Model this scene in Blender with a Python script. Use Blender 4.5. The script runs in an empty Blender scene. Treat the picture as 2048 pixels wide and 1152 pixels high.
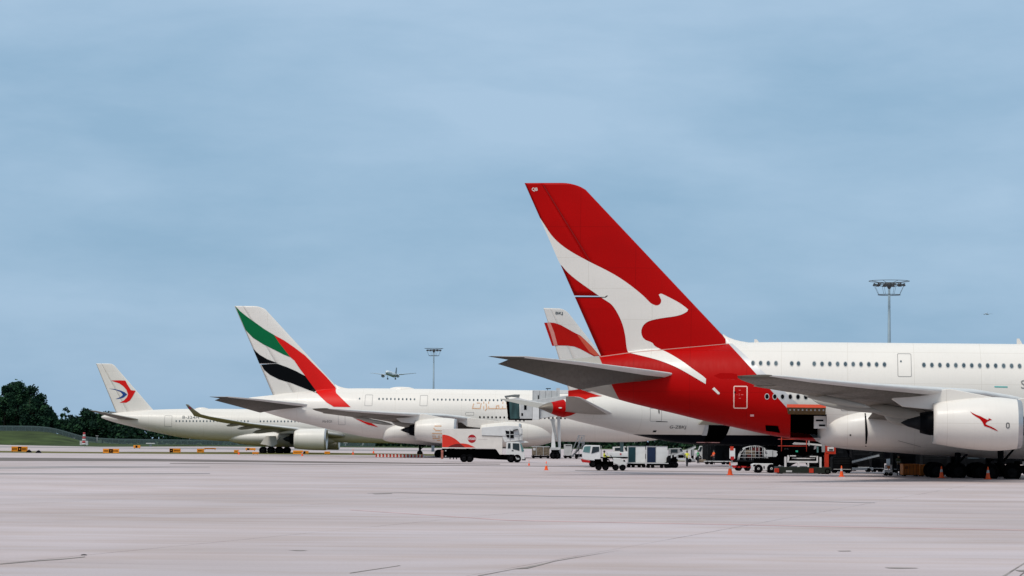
import bpy, bmesh, math, random
from mathutils import Vector, Matrix, noise
from mathutils.geometry import tessellate_polygon
R = math.radians
random.seed(7)
C = bpy.context.scene.collection
SC = bpy.context.scene
# ------------------------------------------------------------------ camera
FPX, CAMH, HZ, ROLL = 5200.0, 2.65, 882.0, 0.0080
cam = bpy.data.cameras.new('camera'); camo = bpy.data.objects.new('camera', cam); C.objects.link(camo)
cam.sensor_width = 36; cam.lens = 36*FPX/2048; cam.clip_end = 40000; cam.clip_start = 0.5
PITCH = math.atan((HZ-576)/FPX)
CM = Matrix.Translation((0,0,CAMH)) @ Matrix.Rotation(math.pi/2+PITCH,4,'X') @ Matrix.Rotation(ROLL,4,'Z')
camo.matrix_world = CM
SC.camera = camo
# ------------------------------------------------------------------ sky, sun, exposure
SC.view_settings.view_transform = 'Standard'; SC.view_settings.look = 'None'
SC.view_settings.exposure = 0.82; SC.view_settings.gamma = 1
SUN_EL, SUN_AZ = 56, 215      # azimuth measured clockwise from +Y: behind and left of the camera
w = bpy.data.worlds.new("World"); SC.world = w; w.use_nodes = True
nt = w.node_tree; nt.nodes.clear()
def N(nt, t, **k):
    n = nt.nodes.new(t)
    for a, b in k.items(): setattr(n, a, b)
    return n
def build_world():
    L = nt.links.new
    out = N(nt,'ShaderNodeOutputWorld'); bg = N(nt,'ShaderNodeBackground'); bg.inputs[1].default_value = 0.1
    sky = N(nt,'ShaderNodeTexSky', sky_type='NISHITA', sun_disc=False)
    sky.sun_elevation = R(SUN_EL); sky.sun_rotation = R(SUN_AZ); sky.air_density = 1.0; sky.dust_density = 2.0
    tc = N(nt,'ShaderNodeTexCoord'); mp = N(nt,'ShaderNodeMapping'); mp.inputs['Scale'].default_value = (1.0,1.0,3.6)
    L(tc.outputs['Generated'], mp.inputs[0])
    n1 = N(nt,'ShaderNodeTexNoise'); n1.inputs['Scale'].default_value = 6.5; n1.inputs['Detail'].default_value = 5; n1.inputs['Roughness'].default_value = .5
    n1.inputs['Distortion'].default_value = 0.25
    L(mp.outputs[0], n1.inputs['Vector'])
    r1 = N(nt,'ShaderNodeValToRGB')
    e = r1.color_ramp.elements
    e[0].position = .36; e[0].color = (0.305,0.480,0.670,1)
    e[1].position = .64; e[1].color = (0.425,0.590,0.780,1)
    n2 = N(nt,'ShaderNodeTexNoise'); n2.inputs['Scale'].default_value = 21; n2.inputs['Detail'].default_value = 6; n2.inputs['Roughness'].default_value = .62
    mp2 = N(nt,'ShaderNodeMapping'); mp2.inputs['Scale'].default_value = (1.0,1.0,3.0); mp2.inputs['Location'].default_value = (3,1,.4)
    L(tc.outputs['Generated'], mp2.inputs[0]); L(mp2.outputs[0], n2.inputs['Vector'])
    mxn = N(nt,'ShaderNodeMix'); mxn.inputs[0].default_value = .22; L(n1.outputs['Fac'], mxn.inputs[2]); L(n2.outputs['Fac'], mxn.inputs[3])
    L(mxn.outputs[0], r1.inputs[0])
    # elevation of the view direction: the overcast is darker low down, brighter and greyer towards the zenith
    sx = N(nt,'ShaderNodeSeparateXYZ'); L(tc.outputs['Generated'], sx.inputs[0])
    r2 = N(nt,'ShaderNodeValToRGB'); e = r2.color_ramp.elements
    e[0].position = 0.0; e[0].color = (.83,.89,.92,1)
    e[1].position = 1.0; e[1].color = (2.0,1.55,1.25,1)
    q = e.new(.055); q.color = (.93,.97,.98,1)
    q = e.new(.20); q.color = (1.03,1.02,1.0,1)
    q = e.new(.45); q.color = (1.6,1.32,1.12,1)
    L(sx.outputs['Z'], r2.inputs[0])
    mul = N(nt,'ShaderNodeMix', data_type='RGBA', blend_type='MULTIPLY'); mul.inputs[0].default_value = 1
    L(r1.outputs[0], mul.inputs[6]); L(r2.outputs[0], mul.inputs[7])
    sc = N(nt,'ShaderNodeVectorMath', operation='SCALE'); sc.inputs['Scale'].default_value = 5.3
    L(mul.outputs[2], sc.inputs[0])
    mx = N(nt,'ShaderNodeMix', data_type='RGBA'); mx.inputs[0].default_value = .94
    L(sky.outputs[0], mx.inputs[6]); L(sc.outputs[0], mx.inputs[7])
    L(mx.outputs[2], bg.inputs[0]); L(bg.outputs[0], out.inputs[0])
build_world()
sl = bpy.data.lights.new('sun','SUN'); sl.energy = 1.4; sl.angle = R(18); sl.color = (1,.93,.84)
so = bpy.data.objects.new('sun', sl); C.objects.link(so)
sd = Vector((math.sin(R(SUN_AZ))*math.cos(R(SUN_EL)), math.cos(R(SUN_AZ))*math.cos(R(SUN_EL)), math.sin(R(SUN_EL))))
so.rotation_euler = sd.to_track_quat('Z','Y').to_euler()
# ------------------------------------------------------------------ measuring: pixel of the photograph -> world
CMR = CM.to_3x3()
def ray(px, py):
    return (CMR @ Vector((px-1024, 576-py, -FPX))).normalized()
def ground(px, py, z=0):
    d = ray(px, py); t = (z-CAMH)/d.z
    return Vector((0,0,CAMH)) + d*t
def at(px, py, Y):
    d = ray(px, py); return Vector((0,0,CAMH)) + d*(Y/d.y)
# ------------------------------------------------------------------ materials
MATS = {}
def mat(name, col, rough=.5, metal=0, var=.06, scale=3.0, coat=0, stretch=(1,1,1), spec=.3, panel=None, streak=0):
    if name in MATS: return MATS[name]
    m = bpy.data.materials.new(name); m.use_nodes = True; t = m.node_tree; L = t.links.new
    b = t.nodes['Principled BSDF']
    b.inputs['Roughness'].default_value = rough; b.inputs['Metallic'].default_value = metal
    b.inputs['Specular IOR Level'].default_value = spec
    if coat: b.inputs['Coat Weight'].default_value = coat; b.inputs['Coat Roughness'].default_value = .12
    tc = N(t,'ShaderNodeTexCoord'); mp = N(t,'ShaderNodeMapping'); mp.inputs['Scale'].default_value = stretch
    L(tc.outputs['Object'], mp.inputs[0])
    n = N(t,'ShaderNodeTexNoise'); n.inputs['Scale'].default_value = scale; n.inputs['Detail'].default_value = 4
    L(mp.outputs[0], n.inputs['Vector'])
    r = N(t,'ShaderNodeValToRGB'); e = r.color_ramp.elements
    e[0].position = .3; e[1].position = .7
    e[0].color = tuple(max(0,c*(1-var)) for c in col)+(1,)
    e[1].color = tuple(min(1,c*(1+var)) for c in col)+(1,)
    L(n.outputs['Fac'], r.inputs[0]); col_=r.outputs[0]
    def M(op,a,b_=None,c_=None):
        q=N(t,'ShaderNodeMath',operation=op)
        for i,v in enumerate((a,b_,c_)):
            if v is None: continue
            if isinstance(v,(int,float)): q.inputs[i].default_value=v
            else: L(v,q.inputs[i])
        return q.outputs[0]
    def mulc(f,dark):
        nonlocal col_
        x=N(t,'ShaderNodeMix',data_type='RGBA',blend_type='MULTIPLY'); L(f,x.inputs[0]); L(col_,x.inputs[6]); x.inputs[7].default_value=(dark,dark*.985,dark*.96,1); col_=x.outputs[2]
    if streak:
        mp2=N(t,'ShaderNodeMapping'); mp2.inputs['Scale'].default_value=(3.2,1,.22); L(tc.outputs['Object'],mp2.inputs[0])
        n2=N(t,'ShaderNodeTexNoise'); n2.inputs['Scale'].default_value=1.6; n2.inputs['Detail'].default_value=5; L(mp2.outputs[0],n2.inputs['Vector'])
        mulc(M('MULTIPLY',M('SUBTRACT',n2.outputs['Fac'],.5),streak*8 if False else streak*6),.6)
        r_=N(t,'ShaderNodeMath',operation='MULTIPLY_ADD'); L(n2.outputs['Fac'],r_.inputs[0]); r_.inputs[1].default_value=.25; r_.inputs[2].default_value=rough-.12; L(r_.outputs[0],b.inputs['Roughness'])
    if panel:
        px_,pz_,pw_,pd_=panel; sp=N(t,'ShaderNodeSeparateXYZ'); L(tc.outputs['Object'],sp.inputs[0])
        a=M('LESS_THAN',M('PINGPONG',sp.outputs['X'],px_/2),pw_); c=M('LESS_THAN',M('PINGPONG',sp.outputs['Z'],pz_/2),pw_*.8)
        mulc(M('MAXIMUM',a,c),pd_)
    L(col_, b.inputs['Base Color'])
    MATS[name] = m; return m
WHITE = mat('aircraft_white', (.69,.655,.61), .42, 0, .022, .5, .1, (.35,1,1.5),.3,(5.3,2.55,.02,.86),.05)
WHITE2 = mat('aircraft_white_warm', (.655,.625,.58), .45, 0, .03, .5, .08, (.35,1,1.5),.3,(5.3,2.55,.02,.86),.06)
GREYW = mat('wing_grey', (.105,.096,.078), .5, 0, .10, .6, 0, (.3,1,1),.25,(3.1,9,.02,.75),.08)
LEG = mat('leading_edge', (.62,.61,.59), .35, .1, .05, .8)
SILVER = mat('silver_band', (.52,.52,.53), .35, .2, .03, .6)
QRED = mat('tail_red', (.375,.0012,.0012), .46, 0, .07, .4, .0, (.4,1,1),.07,(4.6,3.4,.018,.72),.05)
ERED = mat('flag_red', (.60,.006,.004), .45, 0, .04, .5, 0,(1,1,1),.16)
EGREEN = mat('flag_green', (.002,.12,.042), .5, 0, .05, .5, 0,(1,1,1),.08)
BLACKP = mat('black_paint', (.002,.0025,.0035), .5, 0, .1, .5, 0,(1,1,1),.05)
NAVY = mat('navy_paint', (.0012,.002,.005), .5, 0, .1, .5, .0,(1,1,1),.03)
DARK = mat('dark_cavity', (.001,.001,.001), .9, 0, .1, spec=.0)
RUB = mat('rubber', (.0025,.0025,.003), .9, 0, .2, 6, spec=.02)
METAL = mat('bare_metal', (.45,.45,.46), .35, .8, .08, 2)
DMETAL = mat('dark_metal', (.016,.017,.019), .6, .3, .2, 2, spec=.1)
GLASSD = mat('dark_glass', (.02,.03,.035), .08, 0, .1)
GLASST = mat('teal_glass', (.10,.20,.20), .08, 0, .15, 3)
WINB = mat('cabin_window', (.05,.08,.10), .12, 0, .3, 8)
WINC = mat('cabin_window_shade',(.075,.11,.13),.2,0,.2,8)
LINE = mat('panel_line', (.30,.29,.28), .6, 0, .05)
PINKL = mat('door_line', (.80,.50,.44), .5)
TW = mat('truck_white', (.62,.62,.615), .4, 0, .06, 1.5, .1)
TBEIGE = mat('truck_box', (.66,.62,.58), .5, 0, .06, 1.2)
ORANGE = mat('cone_orange', (.85,.10,.015), .5, 0, .08, 5)
ORED = mat('loader_red', (.45,.03,.010), .5, 0, .18, 2)
YEL = mat('hi_vis', (.62,.62,.05), .6)
ORG = mat('container_orange', (.42,.13,.02), .6, 0, .25, 2)
GREY = mat('painted_grey', (.26,.265,.27), .5, 0, .12, 1.5)
LGREY = mat('light_grey', (.44,.445,.445), .5, 0, .1, 1.5)
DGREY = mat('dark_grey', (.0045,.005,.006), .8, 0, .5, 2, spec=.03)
BLUE = mat('container_blue', (.004,.014,.045), .5, 0, .2, 1.5)
TEALD = mat('container_teal', (.004,.03,.04), .5, 0, .2, 1.5)
SKIN = mat('skin', (.35,.2,.13), .6)
CLOTHD = mat('dark_cloth', (.012,.014,.02), .9)
GOLD = mat('gold_lettering', (.58,.36,.22), .45)
SIGN = mat('sign_yellow', (.70,.24,.012), .5, 0, .1, 3)
MASTM = mat('mast_steel', (.20,.27,.32), .5, .2, .05)
# ------------------------------------------------------------------ mesh helpers
class MB:
    def __init__(s): s.v=[]; s.f=[]; s.m=[]; s.sm=[]
    def add(s, vs, fs, mi=0, smooth=False):
        o=len(s.v); s.v += [tuple(v) for v in vs]
        for f in fs: s.f.append(tuple(i+o for i in f)); s.m.append(mi); s.sm.append(smooth)
        return s
    def box(s, x0,x1,y0,y1,z0,z1, mi=0, tx=0, rz=0, c=None):
        vs=[Vector((x,y,z)) for z in (z0,z1) for y in (y0,y1) for x in (x0,x1)]
        if rz:
            cc = c or Vector(((x0+x1)/2,(y0+y1)/2,0)); M=Matrix.Rotation(rz,3,'Z')
            vs=[M@(v-cc)+cc for v in vs]
        return s.add(vs,[(0,2,3,1),(4,5,7,6),(0,1,5,4),(2,6,7,3),(0,4,6,2),(1,3,7,5)],mi)
    def prism(s, pts, y0, y1, mi=0):   # pts in (x,z), extruded along y
        n=len(pts); a=sum(pts[i][0]*pts[(i+1)%n][1]-pts[(i+1)%n][0]*pts[i][1] for i in range(n))
        if a<0: pts=pts[::-1]
        vs=[(x,y0,z) for x,z in pts]+[(x,y1,z) for x,z in pts]
        fs=[tuple(range(n)), tuple(range(2*n-1,n-1,-1))]+[(i,i+n,(i+1)%n+n,(i+1)%n) for i in range(n)]
        return s.add(vs,fs,mi)
    def tube(s, a, b, r0, r1=None, n=8, mi=0, cap=True, smooth=True):
        a=Vector(a); b=Vector(b); r1=r0 if r1 is None else r1
        d=(b-a).normalized(); u=d.orthogonal().normalized(); w_=d.cross(u)
        vs=[]
        for p,r in ((a,r0),(b,r1)):
            for k in range(n):
                t=2*math.pi*k/n; vs.append(p+(u*math.cos(t)+w_*math.sin(t))*r)
        s.add(vs,[(k,(k+1)%n,(k+1)%n+n,k+n) for k in range(n)],mi,smooth)
        if cap: s.add(vs,[tuple(range(n-1,-1,-1)),tuple(range(n,2*n))],mi)
        return s
    def loft(s, rings, mi=0, smooth=True, close=True, caps=True):
        n=len(rings[0]); vs=[v for r in rings for v in r]; fs=[]
        for i in range(len(rings)-1):
            for k in range(n if close else n-1):
                fs.append((i*n+k, i*n+(k+1)%n, (i+1)*n+(k+1)%n, (i+1)*n+k))
        s.add(vs,fs,mi,smooth)
        if caps: s.add(rings[0],[tuple(range(n-1,-1,-1))],mi); s.add(rings[-1],[tuple(range(n))],mi)
        return s
    def revolve(s, prof, c=(0,0,0), n=32, mi=0, axis='x'):   # prof (a,r) along axis
        c=Vector(c); rings=[]
        for a,r in prof:
            if axis=='x': rings.append([c+Vector((a,r*math.cos(2*math.pi*k/n),r*math.sin(2*math.pi*k/n))) for k in range(n)])
            elif axis=='z': rings.append([c+Vector((r*math.cos(2*math.pi*k/n),r*math.sin(2*math.pi*k/n),a)) for k in range(n)])
            else: rings.append([c+Vector((r*math.cos(2*math.pi*k/n),a,r*math.sin(2*math.pi*k/n))) for k in range(n)])
        return s.loft(rings,mi,True,True,False)
    def build(s, name, mats, parent=None, bevel=0, recalc=True):
        if not isinstance(mats,(list,tuple)): mats=[mats]
        me=bpy.data.meshes.new(name); me.from_pydata(s.v,[],s.f)
        for m in mats: me.materials.append(m)
        for p,mi,sm in zip(me.polygons,s.m,s.sm): p.material_index=mi; p.use_smooth=sm
        if recalc:
            bm=bmesh.new(); bm.from_mesh(me); bmesh.ops.remove_doubles(bm,verts=bm.verts,dist=1e-4)
            bmesh.ops.recalc_face_normals(bm,faces=bm.faces); bm.to_mesh(me); bm.free()
        o=bpy.data.objects.new(name,me); C.objects.link(o)
        if parent: o.parent=parent
        if bevel:
            b=o.modifiers.new('b','BEVEL'); b.width=bevel; b.segments=2; b.limit_method='ANGLE'
        return o
def tag(o, label=None, cat=None, group=None, kind=None):
    if label: o['label']=label
    if cat: o['category']=cat
    if group: o['group']=group
    if kind: o['kind']=kind
    return o
def thing(name, label, cat, loc=(0,0,0), rz=0, group=None):
    o=bpy.data.objects.new(name,None); C.objects.link(o); o.location=loc; o.rotation_euler=(0,0,rz)
    o.empty_display_size=.5
    return tag(o,label,cat,group)
def children(o): return [c for c in bpy.data.objects if c.parent==o]
def copy_tree(o, parent=None):
    c=o.copy(); C.objects.link(c); c.parent=parent
    for ch in children(o): copy_tree(ch,c)
    return c
def interp(tab, x):
    if x<=tab[0][0]: return tab[0][1:]
    for i in range(len(tab)-1):
        a,b=tab[i],tab[i+1]
        if x<=b[0]:
            t=(x-a[0])/(b[0]-a[0])
            p=tab[i-1] if i>0 else a; q=tab[i+2] if i+2<len(tab) else b
            res=[]
            for k in range(1,len(a)):
                m0=(b[k]-p[k])/(b[0]-p[0]) if b[0]!=p[0] else 0; m1=(q[k]-a[k])/(q[0]-a[0]) if q[0]!=a[0] else 0
                h=b[0]-a[0]
                if a[k]==b[k]: m0=m1=0
                t2=t*t; t3=t2*t
                res.append((2*t3-3*t2+1)*a[k]+(t3-2*t2+t)*h*m0+(-2*t3+3*t2)*b[k]+(t3-t2)*h*m1)
            return tuple(res)
    return tab[-1][1:]
def text_mesh(s, size, font_bold=False):
    cu=bpy.data.curves.new('t','FONT'); cu.body=s; cu.size=size; cu.resolution_u=3; cu.align_x='LEFT'
    if font_bold: cu.offset=size*.02
    o=bpy.data.objects.new('t',cu); C.objects.link(o); bpy.context.view_layer.update()
    me=bpy.data.meshes.new_from_object(o.evaluated_get(bpy.context.evaluated_depsgraph_get()))
    vs=[v.co.copy() for v in me.vertices]; fs=[tuple(p.vertices) for p in me.polygons]
    bpy.data.objects.remove(o); bpy.data.curves.remove(cu); bpy.data.meshes.remove(me)
    return vs,fs
# ------------------------------------------------------------------ the aircraft frame: local x = towards the nose, -y = towards the camera, z up
def naca(u,t):
    u=min(max(u,0),1)
    return 5*t*(0.2969*math.sqrt(u)-0.126*u-0.3516*u*u+0.2843*u**3-0.1036*u**4)
class Craft:
    def __init__(s, name, label, cat, px, py, D, yaw, pitch):
        p=at(px,py,D)
        s.o=thing(name,label,cat,(p.x,p.y,0))
        s.o.rotation_euler=(0,R(pitch),R(yaw))
        s.M=Matrix.Translation((p.x,p.y,0))@Matrix.Rotation(R(yaw),4,'Z')@Matrix.Rotation(R(pitch),4,'Y')
        s.Mi=s.M.inverted(); s.tab=None; s.fin=None; s.fl=None
        s.c0=s.Mi@Vector((0,0,CAMH))
    def L(s, px, py, y=0):          # pixel -> local (x,z) on the plane y = const of this craft
        d=(s.Mi.to_3x3()@ray(px,py)); t=(y-s.c0.y)/d.y
        p=s.c0+d*t; return (p.x,p.z)
    def P(s, pts, y=0): return [s.L(a,b,y) for a,b in pts]
    def fus(s,x):                   # zt zb hw zc
        return interp(s.tab,x)
    def fy(s,x,z):
        if x<s.tab[0][0] or x>s.tab[-1][0]: return 0
        zt,zb,hw,zc=s.fus(x)
        q=(z-zc)/((zt-zc) if z>zc else (zc-zb)) if zt>zb else 2
        return hw*math.sqrt(1-q*q) if abs(q)<1 else 0
    def finy(s,x,z):
        if not s.fin: return 0
        (x0,z0,l0,t0),(x1,z1,l1,t1)=s.fin   # root TE x, z, LE x ; tip
        v=(z-z0)/(z1-z0)
        if v<-.14 or v>1.01: return 0
        te=x0+(x1-x0)*v; le=l0+(l1-l0)*v; c=le-te
        if x<te or x>le: return 0
        return naca((le-x)/c, (t0+(t1-t0)*v))*c
    def surf(s,x,z):
        return max(s.fy(x,z), s.finy(x,z), s.fil(x,z))
    def fil(s,x,z):
        if not s.fl or not (s.fl[0][0]<=x<=s.fl[-1][0]): return 0
        zt,top,ww=interp(s.fl,x); h=(z-zt)/(top-zt)
        return ww*interp([(0,1),(.35,.75),(.8,.35),(1,0)],h)[0] if 0<=h<1 else 0
    def fuselage(s, mats, splits=(), nx=90, nr=48, hole=None, name='fuselage'):
        xs=[]; a,b=s.tab[0][0],s.tab[-1][0]
        for i in range(nx+1):
            t=i/nx; xs.append(a+(b-a)*(0.5-0.5*math.cos(math.pi*t))*.5+(b-a)*t*.5)
        rings=[]
        for x in xs:
            zt,zb,hw,zc=s.fus(x); r=[]
            for k in range(nr):
                t=2*math.pi*k/nr; c,sn=math.cos(t),math.sin(t)
                r.append((x,hw*c, zc+(zt-zc)*sn if sn>0 else zc+(zc-zb)*sn))
            rings.append(r)
        mb=MB().loft(rings)
        o=mb.build(name,mats,s.o)
        bm=bmesh.new(); bm.from_mesh(o.data)
        for co,no,mi,fn in splits:    # plane in local coordinates; faces for which fn(center) get material mi
            bmesh.ops.bisect_plane(bm,geom=bm.verts[:]+bm.edges[:]+bm.faces[:],plane_co=co,plane_no=no)
            for f in bm.faces:
                if fn(f.calc_center_median()): f.material_index=mi
        if hole:
            x0,x1,z0,z1=hole
            for co,no in (((x0,0,0),(1,0,0)),((x1,0,0),(1,0,0)),((0,0,z0),(0,0,1)),((0,0,z1),(0,0,1))):
                bmesh.ops.bisect_plane(bm,geom=bm.verts[:]+bm.edges[:]+bm.faces[:],plane_co=co,plane_no=no)
            dl=[f for f in bm.faces if f.calc_center_median().y<0 and x0<f.calc_center_median().x<x1 and z0<f.calc_center_median().z<z1]
            bmesh.ops.delete(bm,geom=dl,context='FACES')
        bm.to_mesh(o.data); bm.free()
        return o
    def decal(s, name, polys, m, off=.015, step=.5, both=False, surf=None, parent=None, xz=False, mats=None):
        surf=surf or s.surf
        bm=bmesh.new()
        for pl in polys:
            pts=pl if xz else s.P(pl,-1.0)
            vv=[bm.verts.new((x,0,z)) for x,z in pts]
            for tri in tessellate_polygon([[Vector((x,z,0)) for x,z in pts]]):
                try: bm.faces.new([vv[i] for i in tri])
                except ValueError: pass
        if step and bm.verts:
            xs=[v.co.x for v in bm.verts]; zs=[v.co.z for v in bm.verts]
            for lo,hi,no in ((min(xs),max(xs),(1,0,0)),(min(zs),max(zs),(0,0,1))):
                k=lo+step
                while k<hi:
                    bmesh.ops.bisect_plane(bm,geom=bm.verts[:]+bm.edges[:]+bm.faces[:],plane_co=(k*no[0],0,k*no[2]),plane_no=no)
                    k+=step
        for v in bm.verts: v.co.y=-(surf(v.co.x,v.co.z)+off)
        bmesh.ops.recalc_face_normals(bm,faces=bm.faces)
        for f in bm.faces:
            f.smooth=True
            f.normal_update()
            if f.normal.y>0: f.normal_flip()
        if both:
            g=bmesh.ops.duplicate(bm,geom=bm.verts[:]+bm.edges[:]+bm.faces[:])['geom']
            for e in g:
                if isinstance(e,bmesh.types.BMVert): e.co.y*=-1
            for e in g:
                if isinstance(e,bmesh.types.BMFace): e.normal_flip()
        me=bpy.data.meshes.new(name); bm.to_mesh(me); bm.free(); me.materials.append(m)
        o=bpy.data.objects.new(name,me); C.objects.link(o); o.parent=parent or s.o
        return o
    def window(s, px, py, w_, h_, name='window', ring=True, surf=None, m=None, y=-3.4):
        x,z=s.L(px,py,y); surf=surf or s.surf; mb=MB(); n=12
        def e(k,a): t=2*math.pi*k/n; return (x+w_/2*a*math.cos(t), z+h_/2*a*math.sin(t))
        if ring:
            vs=[(*e(k,1.35),) for k in range(n)]
            mb.add([(a,-(surf(a,b)+.012),b) for a,b in vs],[tuple(range(n))],1)
        vs=[(*e(k,1.0),) for k in range(n)]
        mb.add([(a,-(surf(a,b)+.022),b) for a,b in vs],[tuple(range(n))],0)
        return mb.build(name,[m or random.choice((WINB,WINB,WINC)),LGREY],s.o,recalc=False)
    def outline(s, name, px0,py0,px1,py1, wd, m, y=-3.4, r=.12, surf=None, off=.012):
        x0,z1=s.L(px0,py0,y); x1,z0=s.L(px1,py1,y); surf=surf or s.surf
        def rr(d):
            q=[]; rad=max(r-d,.02)
            for cx,cz,a in ((x1-r,z1-r,0),(x0+r,z1-r,90),(x0+r,z0+r,180),(x1-r,z0+r,270)):
                for k in range(5):
                    t=R(a+k*22.5); q.append((cx+rad*math.cos(t),cz+rad*math.sin(t)))
            return q
        def sub(q):
            out=[]
            for i in range(len(q)):
                a,b=q[i],q[(i+1)%len(q)]; n=max(1,int(math.hypot(a[0]-b[0],a[1]-b[1])/.25)) if False else 4
                for k in range(n): out.append((a[0]+(b[0]-a[0])*k/n,a[1]+(b[1]-a[1])*k/n))
            return out
        A=sub(rr(0)); B=sub(rr(wd)); n=len(A)
        vs=[(a,-(surf(a,b)+off),b) for a,b in A+B]
        return MB().add(vs,[(i,(i+1)%n,(i+1)%n+n,i+n) for i in range(n)]).build(name,m,s.o,recalc=False)
    def text(s, name, body, px, py, hpx, y, m, surf=None, wpx=None, bold=False):
        vs,fs=text_mesh(body,1.0,bold); x0,z0=s.L(px,py,y); _,z1=s.L(px,py-hpx,y)
        h=max(v.y for v in vs); sc=(z1-z0)/h; sx=sc
        if wpx: x1,_=s.L(px+wpx,py,y); sx=(x1-x0)/(max(v.x for v in vs))
        surf=surf or s.surf
        pts=[(x0+v.x*sx, z0+v.y*sc) for v in vs]
        return MB().add([(a,-(surf(a,b)+.03),b) for a,b in pts],fs).build(name,m,s.o,recalc=False)
    def wing(s, st, name, mats, t=.11, mirror=False, parent=None, n=14, lef=.085):
        # st: list of (y, (xLE,zLE), (xTE,zTE), t/c)
        rings=[]
        for y,(xl,zl),(xt,zt),tc in st:
            c=xl-xt; r=[]
            for k in range(2*n):
                if k<n: u=(1-math.cos(math.pi*k/n))/2; sg=1
                else: u=(1-math.cos(math.pi*(2*n-k)/n))/2; sg=-1
                th=naca(u,tc)*c*sg
                if sg<0: th*=.75
                r.append((xl-c*u, -y if mirror else y, zl+(zt-zl)*u+th))
            rings.append(r)
        mats=[mats] if isinstance(mats,bpy.types.Material) else list(mats)
        o=MB().loft(rings).build(name,mats+[LEG],parent or s.o)
        bm=bmesh.new(); bm.from_mesh(o.data)
        for f in bm.faces:
            c=f.calc_center_median(); y=-abs(c.y)
            for a,b in zip(st[:-1],st[1:]):
                if b[0]<=y<=a[0]:
                    k=(y-a[0])/(b[0]-a[0]); xl=a[1][0]+(b[1][0]-a[1][0])*k; xt=a[2][0]+(b[2][0]-a[2][0])*k
                    if xl>xt and (xl-c.x)/(xl-xt)<lef: f.material_index=len(mats)
                    break
        bm.to_mesh(o.data); bm.free(); return o
    def tail_fin(s, te0,te1,le0,le1, t0,t1, mats, tipround, name='tail_fin', rud=.30, split=None, dz=-.6):
        # root TE, tip TE, root LE, tip LE as (x,z) pairs
        z0=te0[1]; z1=te1[1]
        s.fin=((te0[0],z0,le0[0],t0),(te1[0],z1,le1[0],t1))
        def ring(v,u0,u1,n=16,shr=0):
            te=te0[0]+(te1[0]-te0[0])*v; le=le0[0]+(le1[0]-le0[0])*v; z=z0+(z1-z0)*v
            c=le-te; tc=t0+(t1-t0)*v; up=[];dn=[]
            for k in range(n+1):
                u=u0+(u1-u0)*(k/n); 
                if u0==0: u=(u1)*(k/n)**2
                x=le-c*u; zz=z
                # rounded upper front corner
                y=naca(u,tc)*c*(1-shr)
                zt=z
                if tipround and v>.94:
                    f=(v-.94)/.06; lim=tipround*f*f
                    xx=le-lim
                    if x>xx: x=xx-(x-le+ c*0)*0; 
                up.append((x,-y,zt)); dn.append((x,y,zt))
            return up+dn[::-1]
        vs_=[i/28 for i in range(29)]
        if dz: vs_=[-.06]+vs_
        fin=MB().loft([ring(v,0,1-rud) for v in vs_]).build(name,mats,s.o)
        return fin, ring
# ================================================================== A380 geometry measured once on the near one
def canoe(mb, x0,x1,y,z,r, mi=0, droop=0, n=10):
    rings=[]
    for i in range(n+1):
        t=i/n; rr=r*math.sqrt(max(1e-4,math.sin(math.pi*min(1,max(0,t**.8)))))+.01
        rings.append([(x0+(x1-x0)*t, y+rr*.55*math.cos(a), z+droop*(t)+rr*math.sin(a)) for a in [2*math.pi*k/12 for k in range(12)]])
    return mb.loft(rings,mi)
def engine(cr, xl, y, zc, Ln, rl, rm, rr, par, mcowl=None, lipm=None, name='engine', side=True, core=2.9):
    e=thing(name,None,None,(xl,y,zc)); e.parent=par
    for k in ('label','category'): 
        if k in e: del e[k]
    prof=[(-.5,rl*.90),(-.12,rl*.96),(0,rl),(-.06,rl*1.045),(-.35,rl*1.09)]
    MB().revolve(prof,n=40).build('intake_lip',lipm or METAL,e)
    prof=[]
    for i in range(21):
        t=i/20; x=-.35-(Ln-.35)*t
        if t<.28: k=t/.28; r_=rl*1.09+(rm-rl*1.09)*math.sin(k*math.pi/2)
        else: k=(t-.28)/.72; r_=rm+(rr-rm)*(k**1.7)
        prof.append((x,r_))
    prof+= [(-Ln+.02,rr-.05),(-Ln+1.2,rr-.18)]
    MB().revolve(prof,n=40).build('cowling',mcowl or WHITE,e)
    MB().revolve([(-.5,rl*.90),(-1.3,rl*.93),(-1.3,.35),(-.75,.02)],n=40).build('fan',DMETAL,e)
    MB().revolve([(-Ln+1.1,rr-.16),(-Ln+1.0,rr*.62),(-Ln-.25,rr*.60),(-Ln-.9,rr*.50),(-Ln-.88,rr*.44),(-Ln+.1,rr*.42)],n=32).build('core_nozzle',BLACKP,e)
    MB().revolve([(-Ln-.2,rr*.40),(-Ln-.9,rr*.36),(-Ln-core*.62,rr*.18),(-Ln-core*.78,.02)],n=24).build('exhaust_cone',DMETAL,e)
    return e
def cowl_surf(y,zc,xl,Ln,rl,rm,rr):
    def f(x,z):
        t=(xl-.35-x)/(Ln-.35); t=min(max(t,0),1)
        if t<.28: r_=rl*1.09+(rm-rl*1.09)*math.sin(t/.28*math.pi/2)
        else: r_=rm+(rr-rm)*(((t-.28)/.72)**1.7)
        return -y+math.sqrt(max(0,r_*r_-(z-zc)**2))
    return f
def wheel(p, r, w_, par, loc):
    o=MB().revolve([(-w_/2,r*.55),(-w_/2,r*.92),(-w_/2*.7,r),(w_/2*.7,r),(w_/2,r*.92),(w_/2,r*.55)],loc,24,0,'y').build('wheel',RUB,par)
    h=MB().revolve([(-w_/2+.03,r*.55),(-w_/2+.06,.05),(-w_/2-.01,.02)],loc,16,0,'y').revolve([(w_/2-.03,r*.55),(w_/2-.06,.05)],loc,16,0,'y').build('rim',mat('rim_grey',(.008,.008,.009),.7,.0,spec=.03),o)
    return o
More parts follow.
